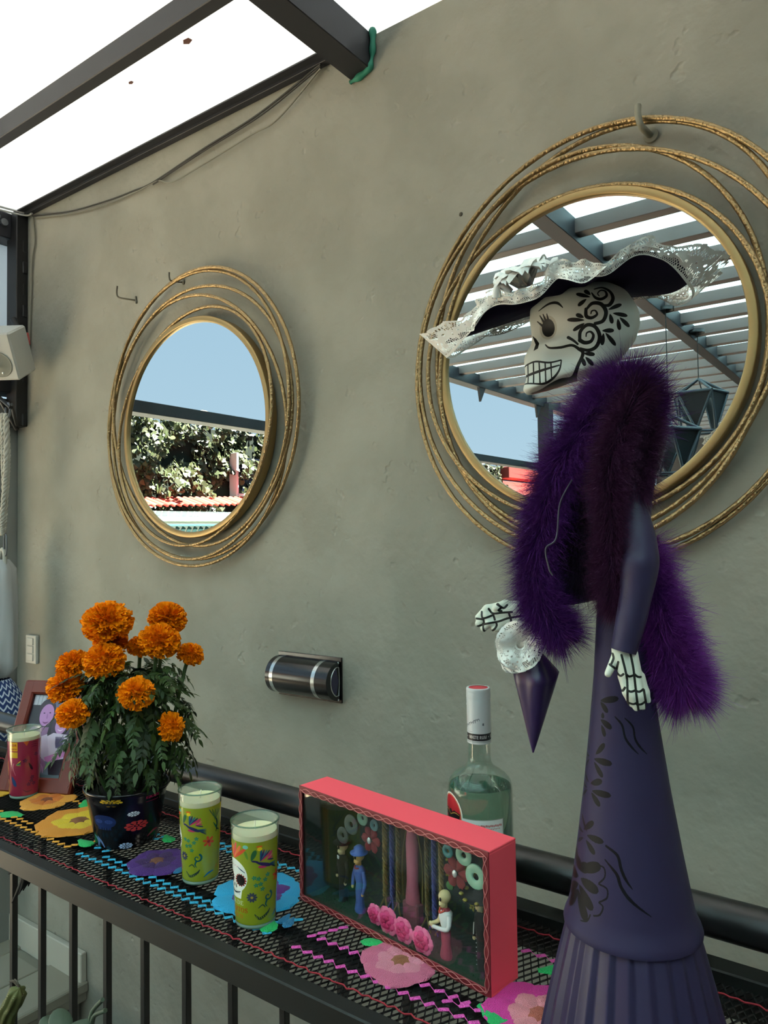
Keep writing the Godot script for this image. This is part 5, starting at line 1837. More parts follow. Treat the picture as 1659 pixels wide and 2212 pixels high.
func build_hammock() -> void:
	var rope := mat("rope_white", C8(170, 170, 160), 0.85)
	var blk := mat("steel_black", C8(24, 25, 27))
	var t := thing("rope_bracket", "black bracket arm under the speaker holding white ropes", "bracket")
	var m := M.new()
	m.bar(V(-2.81, 2.02, 0.04), V(-2.74, 2.165, 0.17), 0.008, 8)
	m.bar(V(-2.81, 2.03, 0.04), V(-2.655, 2.085, 0.14), 0.006, 8)
	put("arm", m, blk, t)
	m = M.new()
	m.bar(V(-2.76, 2.13, 0.14), V(-2.64, 2.07, 0.15), 0.007, 8)
	put("brace", m, blk, t)
	m = M.new()
	m.tube(spline([V(-2.66, 2.09, 0.15), V(-2.645, 2.07, 0.15), V(-2.655, 2.04, 0.15), V(-2.675, 2.045, 0.15), V(-2.675, 2.075, 0.15)], 6), 0.004, 6)
	put("hook", m, mat("hook_steel", C8(110, 116, 122), 0.3, 0.7), t)
	t = thing("hanging_chair", "white rope hanging chair bundle at the left edge", "hammock")
	# twisted strands
	var ropes := [[V(-2.700, 2.055, 0.15), V(-2.695, 1.95, 0.15), V(-2.69, 1.86, 0.15), V(-2.70, 1.70, 0.14)], [V(-2.672, 2.05, 0.15), V(-2.660, 1.90, 0.15), V(-2.667, 1.80, 0.15), V(-2.682, 1.68, 0.15), V(-2.690, 1.615, 0.15)], [V(-2.665, 2.05, 0.155), V(-2.652, 1.88, 0.16), V(-2.662, 1.78, 0.16), V(-2.680, 1.66, 0.16), V(-2.686, 1.615, 0.155)]]
	for r in ropes:
		var base := spline(r, 14)
		for s in 3:
			m = M.new()
			var p := PackedVector3Array()
			for i in base.size(): p.append(base[i] + V(cos(i * 1.1 + s * TAU / 3), 0, sin(i * 1.1 + s * TAU / 3)) * 0.005)
			m.tube(p, 0.0052, 6)
			put("rope_strand", m, rope, t)
	m = M.new()
	var ring := PackedVector3Array()
	for i in 25: ring.append(V(-2.676 + 0.010 * cos(TAU * (i % 24) / 24), 1.578 + 0.040 * sin(TAU * (i % 24) / 24), 0.15))
	m.tube(ring, 0.0030, 6, true)
	put("snap_hook", m, mat("hook_steel", C8(110, 116, 122), 0.3, 0.7), t)
	m = M.new()
	m.tube(spline([V(-2.72, 1.50, 0.15), V(-2.70, 1.56, 0.15), V(-2.682, 1.545, 0.15), V(-2.680, 1.48, 0.15)], 6), 0.007, 8)
	put("loop", m, rope, t)
	# white cloth bundle
	m = M.new()
	var rows := []
	for j in 14:
		var f := j / 13.0
		var y := lerpf(1.10, 1.525, f)
		var r := lerpf(0.058, 0.045, f) * (0.55 if j == 0 else 1.0) * (0.6 if j == 13 else 1.0)
		var row := PackedVector3Array()
		for i in 33:
			var a := TAU * i / 32
			var rr := r * (1.0 + 0.10 * sin(a * 5.0 + f * 2.0) + 0.05 * sin(a * 9.0 - f * 3.0))
			row.append(V(-2.715 + 0.012 * sin(f * 3.0) + rr * cos(a), y, 0.15 - rr * sin(a)))
		rows.append(row)
	m.grid(rows, true)
	put("white_cloth", m, mat("cloth_white", C8(168, 171, 172), 0.9), t)
	# blue and white woven cushion behind the tube rail
	var k := Ink.new(256, 256, C8(28, 52, 104), 2)
	for i in 14:
		var pts := []
		for j in 17: pts.append(Vector3(j * 16, i * 19 + (7 if j % 2 else -7), 2.6))
		k.brush(pts, C8(190, 200, 214), 2)
	var bm := mat("ikat_blue", Color.WHITE, 0.9)
	bm.albedo_texture = k.tex()
	m = M.new()
	rows = []
	for j in 13:
		var f := j / 12.0
		var row := PackedVector3Array()
		for i in 25:
			var a := TAU * i / 24
			var rr := 0.115 * pow(sin(PI * clampf(0.06 + 0.9 * (1.0 - f * 0.93), 0, 1)), 0.75)
			row.append(V(-2.69 + rr * cos(a) * (1.0 - 0.2 * f), 0.80 + 0.30 * f, 0.18 - 0.11 * rr / 0.115 * sin(a)))
		rows.append(row)
	m.grid(rows, true, 0, 3, 1, 0)
	var o := put("woven_cushion", m, bm)
	tag(o, "blue and white zigzag woven cushion behind the tube rail at the left edge", "cushion")


func build_plants_low() -> void:
	# cactus stem and grey succulent in front of the railing, seen at the bottom left
	var t := thing("cactus", "slanted ribbed cactus stem at the lower left corner", "cactus", V(-1.285, 0, 0.85))
	var m := M.new()
	var axis := spline([V(-0.12, 0.20, 0.0), V(-0.08, 0.55, 0), V(0.0, 0.772, 0), V(0.030, 0.82, 0), V(0.0475, 0.847, 0)], 10)
	var rows := []
	for j in axis.size():
		var tg := (axis[mini(j + 1, axis.size() - 1)] - axis[maxi(j - 1, 0)]).normalized()
		var n1 := (V(1, 0, 0) - tg * tg.x).normalized()
		var n2 := tg.cross(n1)
		var f := float(j) / (axis.size() - 1)
		var r := 0.0155 * sqrt(clampf((1.0 - f) * 9.0 + 0.12, 0, 1))
		var row := PackedVector3Array()
		for i in 41:
			var a := TAU * i / 40
			var rr := r * (0.88 + 0.12 * cos(a * 7.0))
			row.append(axis[j] + (n1 * cos(a) + n2 * sin(a)) * rr)
		rows.append(row)
	m.grid(rows, true)
	var tip := rows[rows.size() - 1] as PackedVector3Array
	for i in 40: m.tri(axis[axis.size() - 1] + V(0.002, 0.004, 0), tip[i], tip[i + 1])
	put("stem", m, mat("cactus_green", C8(82, 84, 38), 0.7), t)
	m = M.new()
	for j in range(8, axis.size() - 1, 2):
		for i in 7:
			var a := TAU * i / 7
			var p: Vector3 = axis[j] + V(cos(a) * 0.0152, 0, sin(a) * 0.0152)
			for s in 3: m.bar(p, p + V(cos(a + s - 1.0) * 0.0014, 0.0007, sin(a + s - 1.0) * 0.0014), 0.0002, 3)
	var o := put("spines", m, mat("spine", C8(190, 180, 140), 0.8), t)
	o.set_meta("kind", "stuff")
	for i in 3:
		m = M.new()
		m.tube(spline([V(0.0475, 0.850, 0), V(0.046 - i * 0.006, 0.860 - i * 0.002, 0.003), V(0.040 - i * 0.008, 0.862 - i * 0.004, 0.004)], 4), 0.0014, 5)
		put("dry_tip", m, mat("dry_tip", C8(92, 82, 70), 0.9), t)
	m = M.new()
	m.lathe([Vector2(0, 0), Vector2(0.07, 0), Vector2(0.095, 0.19), Vector2(0.09, 0.195), Vector2(0.082, 0.18), Vector2(0, 0.175)], 28, V(-0.12, 0, 0.04))
	put("planter", m, mat("planter_grey", C8(96, 92, 84), 0.8), t)
	t = thing("succulent", "grey green succulent with thick leaves at the bottom edge", "succulent", V(-1.045, 0, 0.85))
	var lm := mat("succulent_leaf", C8(62, 76, 60), 0.6)
	var lf := [[0.0, 0.872, 0.04, 0.026, 0.2], [-0.05, 0.858, 0.05, 0.028, 2.8], [0.02, 0.855, 0.05, 0.030, -0.3], [-0.03, 0.845, 0.045, 0.03, 1.6], [0.045, 0.862, 0.03, 0.018, 0.1], [0.0, 0.84, 0.05, 0.03, -1.2], [-0.075, 0.845, 0.04, 0.028, 3.3], [0.03, 0.83, 0.06, 0.03, 0.8]]
	for q in lf:
		m = M.new()
		m.ball(Vector3.ZERO, V(q[2] * 0.55, 0.005, q[3] * 0.62), 16, 8)
		o = put("leaf", m, lm, t)
		o.transform = Transform3D(Basis(UPV, q[4]) * Basis(V(0, 0, 1), 0.3), V(q[0], q[1] - 0.008, 0.01))
	for q in [[0.012, 0.885, 0.045, 0.925], [0.016, 0.88, 0.052, 0.912]]:
		m = M.new()
		m.tube(spline([V(q[0], q[1] - 0.03, 0), V(q[0] + 0.006, q[1], 0), V(q[2], q[3] - 0.012, 0)], 5), 0.0035, 6)
		put("shoot", m, lm, t)
	m = M.new()
	m.tube(spline([V(-0.02, 0.0, 0.03), V(-0.02, 0.5, 0.02), V(0.0, 0.84, 0.0)], 8), 0.012, 8)
	put("stalk", m, mat("stalk_brown", C8(100, 96, 72), 0.8), t)


func build_right_side() -> void:
	# dark closing wall at the right, outside the frame, and a pale deck beyond the open left end
	var m := M.new()
	m.box(V(1.78, 1.35, 4.75), V(0.15, 3.1, 9.1))
	struct("wall_right", m, mat("wall_dark_right", C8(42, 39, 36), 0.9), "dark wall closing the terrace at the right")
	var t := thing("wood_deck", "pale sunlit wooden deck outside the open left end", "deck")
	for i in 14:
		m = M.new()
		m.box(V(-6.8, -0.92, 2.3 + i * 0.34), V(4.4, 0.04, 0.32), 0.004)
		put("deck_board", m, mat("deck_%d" % (i % 3), [C8(216, 200, 172), C8(206, 190, 160), C8(222, 208, 182)][i % 3], 0.7), t)


# ---------- the skeleton lady ----------
# blended capsules meshed as surface nets: [a, b, ra, rb] each
func nets(caps: Array, cell: float, blend: float, usz: Rect2) -> M:
	var lo := V(1e9, 1e9, 1e9)
	var hi := -lo
	for c in caps:
		for k in 2:
			var r: float = c[2 + k] + cell * 2.5
			lo = lo.min(c[k] - V(r, r, r)); hi = hi.max(c[k] + V(r, r, r))
	var n := Vector3i(((hi - lo) / cell).ceil()) + Vector3i.ONE
	var f := PackedFloat32Array()
	f.resize(n.x * n.y * n.z)
	var at := func(p: Vector3) -> float:
		var acc := 0.0
		for c in caps:
			var ab: Vector3 = c[1] - c[0]
			var t := clampf((p - c[0]).dot(ab) / maxf(ab.length_squared(), 1e-9), 0, 1)
			acc += exp(-(p.distance_to(c[0] + ab * t) - lerpf(c[2], c[3], t)) / blend)
		return -blend * log(maxf(acc, 1e-30))
	for z in n.z:
		for y in n.y:
			for x in n.x:
				f[x + n.x * (y + n.y * z)] = at.call(lo + V(x, y, z) * cell)
	var id := {}
	var m := M.new()
	for z in n.z - 1:
		for y in n.y - 1:
			for x in n.x - 1:
				var s := V(0, 0, 0)
				var cnt := 0
				var neg := 0
				var vals := []
				for k in 8:
					var q: float = f[x + (k & 1) + n.x * (y + ((k >> 1) & 1) + n.y * (z + (k >> 2)))]
					vals.append(q)
					if q < 0: neg += 1
				if neg == 0 or neg == 8: continue
				for e in [[0, 1], [2, 3], [4, 5], [6, 7], [0, 2], [1, 3], [4, 6], [5, 7], [0, 4], [1, 5], [2, 6], [3, 7]]:
					var a: float = vals[e[0]]
					var b: float = vals[e[1]]
					if (a < 0) != (b < 0):
						var t := a / (a - b)
						var pa := V(e[0] & 1, (e[0] >> 1) & 1, e[0] >> 2)
						var pb := V(e[1] & 1, (e[1] >> 1) & 1, e[1] >> 2)
						s += pa.lerp(pb, t); cnt += 1
				var p := lo + (V(x, y, z) + s / cnt) * cell
				var h := cell * 0.5
				var g := V(at.call(p + V(h, 0, 0)) - at.call(p - V(h, 0, 0)), at.call(p + V(0, h, 0)) - at.call(p - V(0, h, 0)), at.call(p + V(0, 0, h)) - at.call(p - V(0, 0, h))).normalized()
				id[Vector3i(x, y, z)] = m.vert(p, g, Vector2((p.x - usz.position.x) / usz.size.x, (usz.position.y - p.y) / usz.size.y))
	for key in id:
		var c: Vector3i = key
		for ax in 3:
			var d := Vector3i.ZERO
			d[ax] = 1
			var u := Vector3i.ZERO
			u[(ax + 1) % 3] = 1
			var w := Vector3i.ZERO
			w[(ax + 2) % 3] = 1
			var a: float = f[c.x + n.x * (c.y + n.y * c.z)]
			var e := c + d
			if e.x >= n.x or e.y >= n.y or e.z >= n.z: continue
			var b: float = f[e.x + n.x * (e.y + n.y * e.z)]
			if (a < 0) == (b < 0): continue
			if not (id.has(c - u) and id.has(c - w) and id.has(c - u - w)): continue
			var q := [id[c], id[c - u], id[c - u - w], id[c - w]]
			# counter-clockwise seen from outside when the inside lies behind
			if a < 0: m.ix.append_array(PackedInt32Array([q[0], q[2], q[1], q[0], q[3], q[2]]))
			else: m.ix.append_array(PackedInt32Array([q[0], q[1], q[2], q[0], q[2], q[3]]))
	return m


func skull_print() -> ImageTexture:
	var k := Ink.new(1024, 1024, C8(208, 213, 204), 2)
	var ink := C8(22, 24, 22)
	k.disc(Vector2(253, 462), 68, C8(186, 186, 172), 92, -0.15)
	k.disc(Vector2(253, 462), 50, ink, 70, -0.2)
	k.poly(PackedVector2Array([Vector2(120, 484), Vector2(154, 522), Vector2(182, 572), Vector2(171, 611), Vector2(136, 622), Vector2(152, 573)]), ink)
	var br := [
		[Vector3(184, 321, 2.8), Vector3(264, 289, 8.5), Vector3(328, 296, 9.9), Vector3(372, 341, 2.8)],
		[Vector3(219, 445, 9.9), Vector3(167, 393, 2.8)],
		[Vector3(225, 419, 9.9), Vector3(190, 355, 2.8)],
		[Vector3(237, 407, 9.9), Vector3(216, 351, 2.8)],
		[Vector3(255, 402, 8.5), Vector3(246, 355, 2.8)],
		[Vector3(231, 594, 4.2), Vector3(263, 623, 7.0), Vector3(347, 631, 8.5), Vector3(430, 626, 8.5), Vector3(481, 657, 11.3), Vector3(509, 689, 12.7), Vector3(474, 768, 12.7), Vector3(429, 850, 14.1), Vector3(329, 872, 14.1), Vector3(198, 921, 12.7), Vector3(60, 950, 8.0)],
		[Vector3(406, 570, 11.3), Vector3(444, 596, 8.5), Vector3(477, 626, 7.0)],
		[Vector3(40, 725, 5.6), Vector3(84, 715, 5.6), Vector3(150, 707, 7.0), Vector3(255, 730, 7.0), Vector3(348, 720, 5.6)],
		[Vector3(30, 858, 5.0), Vector3(84, 867, 5.6), Vector3(199, 886, 7.0), Vector3(278, 855, 8.5), Vector3(331, 796, 7.0), Vector3(348, 720, 4.2)],
		[Vector3(40, 800, 9.0), Vector3(86, 799, 9.9), Vector3(202, 782, 9.9), Vector3(334, 759, 5.6)],
		[Vector3(131, 712, 5.6), Vector3(130, 873, 5.6)],
		[Vector3(85, 712, 5.0), Vector3(83, 866, 5.0)],
		[Vector3(177, 719, 5.6), Vector3(181, 879, 5.6)],
		[Vector3(224, 725, 5.6), Vector3(226, 883, 5.6)],
		[Vector3(268, 729, 5.6), Vector3(271, 852, 4.2)],
		[Vector3(584, 259, 4.2), Vector3(611, 301, 9.9), Vector3(652, 315, 11.3), Vector3(689, 291, 9.9), Vector3(681, 253, 7.0), Vector3(649, 244, 5.6), Vector3(627, 268, 4.2), Vector3(639, 292, 2.8)],
		[Vector3(603, 230, 4.2), Vector3(660, 221, 7.0), Vector3(715, 257, 9.9), Vector3(734, 315, 12.7), Vector3(706, 364, 12.7), Vector3(663, 360, 5.6)],
		[Vector3(546, 380, 8.5), Vector3(588, 342, 12.7), Vector3(650, 354, 14.1), Vector3(683, 414, 14.1), Vector3(660, 477, 12.7), Vector3(597, 493, 11.3)],
		[Vector3(541, 379, 11.3), Vector3(542, 432, 12.7), Vector3(579, 449, 11.3), Vector3(618, 429, 8.5), Vector3(608, 399, 5.6), Vector3(583, 399, 5.6), Vector3(575, 420, 4.2)],
		[Vector3(490, 598, 11.3), Vector3(497, 536, 12.7), Vector3(547, 496, 12.7), Vector3(605, 517, 12.7), Vector3(634, 586, 14.1), Vector3(606, 651, 12.7), Vector3(550, 672, 11.3), Vector3(487, 653, 8.5)],
		[Vector3(490, 598, 14.1), Vector3(525, 618, 12.7), Vector3(570, 612, 11.3), Vector3(589, 575, 9.9), Vector3(570, 547, 7.0), Vector3(542, 553, 5.6), Vector3(536, 579, 4.2)]]
	for b in br: k.brush(b, ink)
	for d in [[573, 293, 470, 250], [547, 303, 483, 349], [576, 275, 531, 230], [529, 460, 400, 437], [524, 441, 467, 408], [529, 481, 442, 525], [699, 399, 795, 357], [730, 426, 835, 443], [778, 456, 847, 518], [711, 430, 725, 500], [765, 466, 776, 545], [652, 546, 737, 547], [675, 561, 747, 646], [662, 563, 648, 644], [514, 690, 596, 705], [526, 717, 582, 780], [500, 715, 522, 783]]:
		k.drop(Vector2(d[0], d[1]), Vector2(d[2], d[3]), 23, ink)
	return k.tex()


func dress_print() -> ImageTexture:
	var k := Ink.new(1024, 1024, C8(49, 43, 70), 1)
	var ink := C8(9, 9, 14)
	for d in [[383, 329, 490, 314], [384, 333, 434, 358], [403, 362, 404, 380], [391, 385, 455, 403], [397, 400, 422, 431], [372, 491, 422, 453], [363, 506, 458, 506], [365, 515, 418, 550], [352, 582, 415, 562], [364, 601, 454, 597], [360, 607, 411, 635], [334, 724, 387, 687], [357, 734, 431, 732], [354, 749, 401, 775]]:
		k.drop(Vector2(d[0], d[1]), Vector2(d[2], d[3]), 15, ink)
		# the mirrored half of the vine
		k.drop(Vector2(690 - d[0], d[1]), Vector2(690 - d[2], d[3]), 9, ink)
	for d in [[340, 840, 425, 800], [346, 865, 422, 872], [342, 884, 407, 930], [337, 900, 389, 968], [323, 840, 384, 820]]:
		k.drop(Vector2(d[0], d[1]), Vector2(d[2], d[3]), 24, ink)
		k.drop(Vector2(680 - d[0], d[1]), Vector2(680 - d[2], d[3]), 24, ink)
	for b in [[Vector3(470, 369, 1.7), Vector3(502, 391, 4.4), Vector3(514, 426, 4.4), Vector3(538, 451, 3.9), Vector3(568, 473, 1.1)],
		[Vector3(517, 371, 1.7), Vector3(551, 394, 3.9), Vector3(558, 429, 4.4), Vector3(578, 453, 3.9), Vector3(607, 474, 1.1)],
		[Vector3(440, 741, 3.3), Vector3(476, 759, 4.4), Vector3(487, 794, 4.4), Vector3(500, 821, 3.9), Vector3(518, 845, 1.1)],
		[Vector3(438, 780, 1.7), Vector3(474, 811, 4.4), Vector3(487, 843, 4.4), Vector3(513, 876, 4.4), Vector3(563, 914, 1.1)],
		[Vector3(400, 806, 1.7), Vector3(433, 802, 2.2), Vector3(439, 826, 2.2), Vector3(421, 850, 2.2)],
		[Vector3(421, 852, 2.2), Vector3(446, 857, 2.2), Vector3(447, 882, 2.2), Vector3(425, 900, 2.2)],
		[Vector3(425, 902, 2.2), Vector3(437, 910, 2.2), Vector3(428, 934, 2.2), Vector3(409, 944, 2.2)],
		[Vector3(399, 946, 2.2), Vector3(391, 966, 2.2), Vector3(369, 975, 1.7)]]:
		k.brush(b, ink)
	return k.tex()


func hand_print(right: bool) -> ImageTexture:
	var k := Ink.new(320 if right else 480, 448 if right else 373, C8(214, 218, 202), 2)
	var ink := C8(22, 26, 22)
	if right:
		for l in [[[133, 74], [153, 166], [161, 230], [161, 342], [169, 400]], [[182, 66], [196, 148], [203, 228], [213, 339], [221, 405]], [[67, 134], [100, 165], [99, 236]], [[114, 116], [103, 165]], [[251, 277], [261, 353], [263, 400]], [[84, 72], [88, 98], [73, 134]], [[103, 181], [124, 196], [143, 182]], [[158, 185], [173, 197], [195, 190]], [[201, 183], [219, 198], [237, 201]], [[105, 252], [129, 283], [150, 259]], [[165, 278], [181, 283], [202, 276]], [[208, 279], [226, 283], [248, 270]], [[127, 328], [145, 351], [161, 345]], [[167, 351], [191, 356], [213, 346]], [[212, 358], [234, 357], [255, 343]]]:
			var pts := []
			for p in l: pts.append(Vector3(p[0], p[1], 6.4))
			k.brush(pts, ink)
	else:
		for l in [[[217, 98], [243, 118], [227, 140], [248, 144]], [[158, 131], [185, 161], [248, 155], [321, 149]], [[110, 152], [120, 194], [189, 172]], [[72, 198], [123, 202]], [[189, 172], [199, 208]], [[76, 253], [141, 231], [220, 216], [294, 191], [390, 176]], [[119, 231], [126, 283], [182, 277], [209, 245], [205, 215]], [[295, 159], [300, 180]], [[305, 196], [314, 232], [356, 221]], [[222, 98], [259, 124], [285, 102]], [[120, 194], [128, 232]]]:
			var pts := []
			for p in l: pts.append(Vector3(p[0], p[1], 7.0))
			k.brush(pts, ink)
	return k.tex()


func lace_tex() -> ImageTexture:
	var w := Color(0.93, 0.92, 0.89, 1)
	var k := Ink.new(512, 128, Color(0.93, 0.92, 0.89, 0), 2)
	var r2 := RandomNumberGenerator.new()
	r2.seed = 12
	# net ground
	for i in 44:
		for s in [-1, 1]: k.brush([Vector3(i * 12 - 6, 0, 1.7), Vector3(i * 12 + s * 64, 128, 1.7)], w, 2)
	# worked flowers and scalloped edges
	for i in 11:
		var c := Vector2(24 + i * 47, 64 + 14 * sin(i * 2.3))
		for j in 6: k.disc(c + Vector2(cos(j * 1.047), sin(j * 1.047)) * 16, 10.5, w)
		k.disc(c, 6, Color(0.93, 0.92, 0.89, 0))
		for j in 5: k.disc(Vector2(c.x + 24 + r2.randf_range(-8, 8), r2.randf_range(10, 118)), r2.randf_range(6, 12), w)
	k.rect(0, 0, 512, 10, w)
	for i in 22: k.disc(Vector2(i * 24, 122), 12, w, 9)
	return k.tex()


func lace_mat() -> StandardMaterial3D:
	var lm := mat("lace_white", Color.WHITE, 0.9)
	if lm.albedo_texture == null:
		lm.albedo_texture = lace_tex()
		lm.transparency = BaseMaterial3D.TRANSPARENCY_ALPHA_SCISSOR
		lm.alpha_scissor_threshold = 0.5
	return lm


func build_lady() -> void:
	var at := V(-0.2753, 1.0604, 0.6816)
	var turn := deg_to_rad(18.6)
	var t := thing("skeleton_lady", "tall skeleton lady figure in a purple dress and lace trimmed hat", "figure", at, turn)
	t.scale = Vector3.ONE * 0.93
	var satinp := mat("dress_purple", Color.WHITE, 0.5, 0.0, 0.3)
	satinp.albedo_texture = dress_print()
	var plain := mat("purple_satin", C8(49, 43, 70), 0.42, 0.0, 0.4)
	var prof := [Vector2(0.0775, 0.112), Vector2(0.0780, 0.116), Vector2(0.0762, 0.122), Vector2(0.0725, 0.130), Vector2(0.0695, 0.14), Vector2(0.0595, 0.20), Vector2(0.049, 0.27), Vector2(0.040, 0.34), Vector2(0.033, 0.40), Vector2(0.028, 0.46), Vector2(0.0245, 0.50)]
	var rows := []
	var vs := PackedFloat32Array()
	for p in prof:
		var row := PackedVector3Array()
		var cx := remap(p.y, 0.112, 0.5, 0.0045, -0.001)
		for i in 65:
			var a := TAU * i / 64 - PI / 2 - PI
			row.append(V(cx + p.x * cos(a), p.y, -p.x * sin(a)))
		rows.append(row)
		vs.append((0.50 - p.y) / 0.388)
	var m := M.new()
	m.grid(rows, true, 0, 1, 0, 1, vs)
	put("skirt", m, satinp, t, "purple skirt cone with painted black vines")
	# pleated flounce
	m = M.new()
	rows = []
	for j in 10:
		var f := j / 9.0
		var y := lerpf(-0.0425, 0.118, f)
		var row := PackedVector3Array()
		for i in 24 * 6 + 1:
			var a := TAU * i / (24 * 6) - PI / 2
			var ph := fposmod(i / 6.0, 1.0)
			var saw := (ph if ph < 0.84 else (1.0 - ph) * 5.2) - 0.4
			var r := lerpf(0.1075, 0.0715, pow(f, 1.15)) + saw * lerpf(0.0085, 0.0035, f)
			row.append(V(0.0045 + r * cos(a), y, -r * sin(a)))
		rows.append(row)
	m.grid(rows, true)
	put("flounce", m, plain, t, "pleated flounce at the hem")
	# bodice and neck
	m = M.new()
	var bp := spline([V(-0.001, 0.495, 0), V(-0.001, 0.53, 0), V(0.0, 0.60, 0.002), V(0.002, 0.665, 0.002), V(-0.004, 0.705, 0.002), V(-0.015, 0.735, 0), V(-0.020, 0.765, 0)], 6)
	m.tube(bp, blend_radii([0.0250, 0.0245, 0.038, 0.046, 0.024, 0.011, 0.0095], 6), 24)
	put("bodice", m, plain, t)
	m = M.new()
	m.tube(PackedVector3Array([V(-0.0195, 0.755, 0), V(-0.0200, 0.775, 0)]), 0.0105, 16)
	put("choker", m, mat("choker_black", C8(20, 18, 24), 0.8), t)
	# arms
	m = M.new()
	m.tube(spline([V(0.004, 0.675, 0.040), V(0.014, 0.62, 0.056), V(0.022, 0.555, 0.066), V(0.021, 0.535, 0.068), V(0.014, 0.49, 0.071), V(0.002, 0.441, 0.075)], 6), blend_radii([0.019, 0.0125, 0.0185, 0.0205, 0.0165, 0.0140], 6), 18)
	put("arm", m, plain, t, "near arm hanging with the elbow bent")
	m = M.new()
	m.tube(spline([V(-0.002, 0.675, -0.040), V(-0.004, 0.60, -0.058), V(-0.004, 0.515, -0.058), V(-0.040, 0.497, -0.048), V(-0.085, 0.487, -0.038), V(-0.126, 0.474, -0.030)], 6), blend_radii([0.018, 0.014, 0.0165, 0.0135, 0.012, 0.0105], 6), 18)
	put("arm", m, plain, t, "far arm held out to the parasol")
	# hands
	var zr := 0.075
	var caps := [[V(-0.001, 0.443, zr), V(0.004, 0.418, zr), 0.0095, 0.0085], [V(0.008, 0.443, zr - 0.002), V(0.012, 0.418, zr - 0.002), 0.0085, 0.0085],
		[V(-0.003, 0.441, zr), V(-0.0145, 0.4165, zr + 0.004), 0.0055, 0.0040],
		[V(0.0005, 0.414, zr + 0.001), V(0.0045, 0.397, zr + 0.003), 0.0052, 0.0046], [V(0.0045, 0.397, zr + 0.003), V(0.0085, 0.385, zr), 0.0046, 0.0038],
		[V(0.0075, 0.414, zr + 0.001), V(0.0105, 0.394, zr + 0.003), 0.0054, 0.0048], [V(0.0105, 0.394, zr + 0.003), V(0.0140, 0.3805, zr), 0.0048, 0.0040],
		[V(0.0145, 0.414, zr), V(0.0180, 0.394, zr + 0.001), 0.0054, 0.0047], [V(0.0180, 0.394, zr + 0.001), V(0.0205, 0.3815, zr - 0.002), 0.0047, 0.0038],
		[V(0.0195, 0.414, zr - 0.004), V(0.0240, 0.397, zr - 0.005), 0.0045, 0.0040], [V(0.0240, 0.397, zr - 0.005), V(0.0262, 0.3875, zr - 0.007), 0.0040, 0.0034]]
	m = nets(caps, 0.0017, 0.0009, Rect2(-0.025, 0.452, 0.06, 0.084))
	var hm := mat("hand_paint_right", Color.WHITE, 0.6)
	hm.albedo_texture = hand_print(true)
	put("hand", m, hm, t, "near hand painted with black finger bones")
	var zl := -0.028
	caps = [[V(-0.126, 0.474, zl), V(-0.148, 0.470, zl), 0.0115, 0.0125], [V(-0.126, 0.463, zl), V(-0.146, 0.459, zl + 0.002), 0.009, 0.0095],
		[V(-0.140, 0.481, zl + 0.003), V(-0.150, 0.477, zl + 0.011), 0.0062, 0.0050],
		[V(-0.148, 0.4765, zl), V(-0.163, 0.4745, zl + 0.006), 0.0065, 0.0056], [V(-0.163, 0.4745, zl + 0.006), V(-0.1745, 0.464, zl + 0.008), 0.0056, 0.0044],
		[V(-0.148, 0.468, zl + 0.002), V(-0.164, 0.466, zl + 0.008), 0.0062, 0.0055], [V(-0.164, 0.466, zl + 0.008), V(-0.1745, 0.456, zl + 0.009), 0.0055, 0.0044],
		[V(-0.146, 0.460, zl + 0.003), V(-0.161, 0.4575, zl + 0.009), 0.0058, 0.0052], [V(-0.161, 0.4575, zl + 0.009), V(-0.168, 0.4495, zl + 0.009), 0.0052, 0.0042],
		[V(-0.143, 0.453, zl + 0.003), V(-0.154, 0.450, zl + 0.008), 0.0050, 0.0045]]
	m = nets(caps, 0.0018, 0.0010, Rect2(-0.19, 0.50, 0.09, 0.07))
	hm = mat("hand_paint_left", Color.WHITE, 0.6)
	hm.albedo_texture = hand_print(false)
	put("hand", m, hm, t, "far fist painted with black finger bones")
	# skull
	var sl := [[0.7445, -0.106, -0.098, 0.010], [0.748, -0.109, -0.083, 0.020], [0.7525, -0.1088, -0.064, 0.025], [0.758, -0.107, -0.045, 0.028], [0.7625, -0.1055, -0.022, 0.031], [0.770, -0.1065, -0.004, 0.034], [0.779, -0.1072, 0.0065, 0.036], [0.7885, -0.1072, 0.0145, 0.039], [0.798, -0.1025, 0.0222, 0.043], [0.805, -0.0984, 0.0258, 0.046], [0.8135, -0.0975, 0.0287, 0.048], [0.8225, -0.0981, 0.0300, 0.050], [0.8315, -0.0996, 0.0290, 0.050], [0.840, -0.0993, 0.0262, 0.050], [0.849, -0.0982, 0.0212, 0.048], [0.858, -0.093, 0.0150, 0.044], [0.866, -0.084, 0.003, 0.036], [0.874, -0.070, -0.012, 0.026], [0.880, -0.050, -0.030, 0.004]]
	m = M.new()
	rows = []
	var first := PackedVector3Array()
	for i in 65: first.append(V(-0.102, 0.7438, 0))
	rows.append(first)
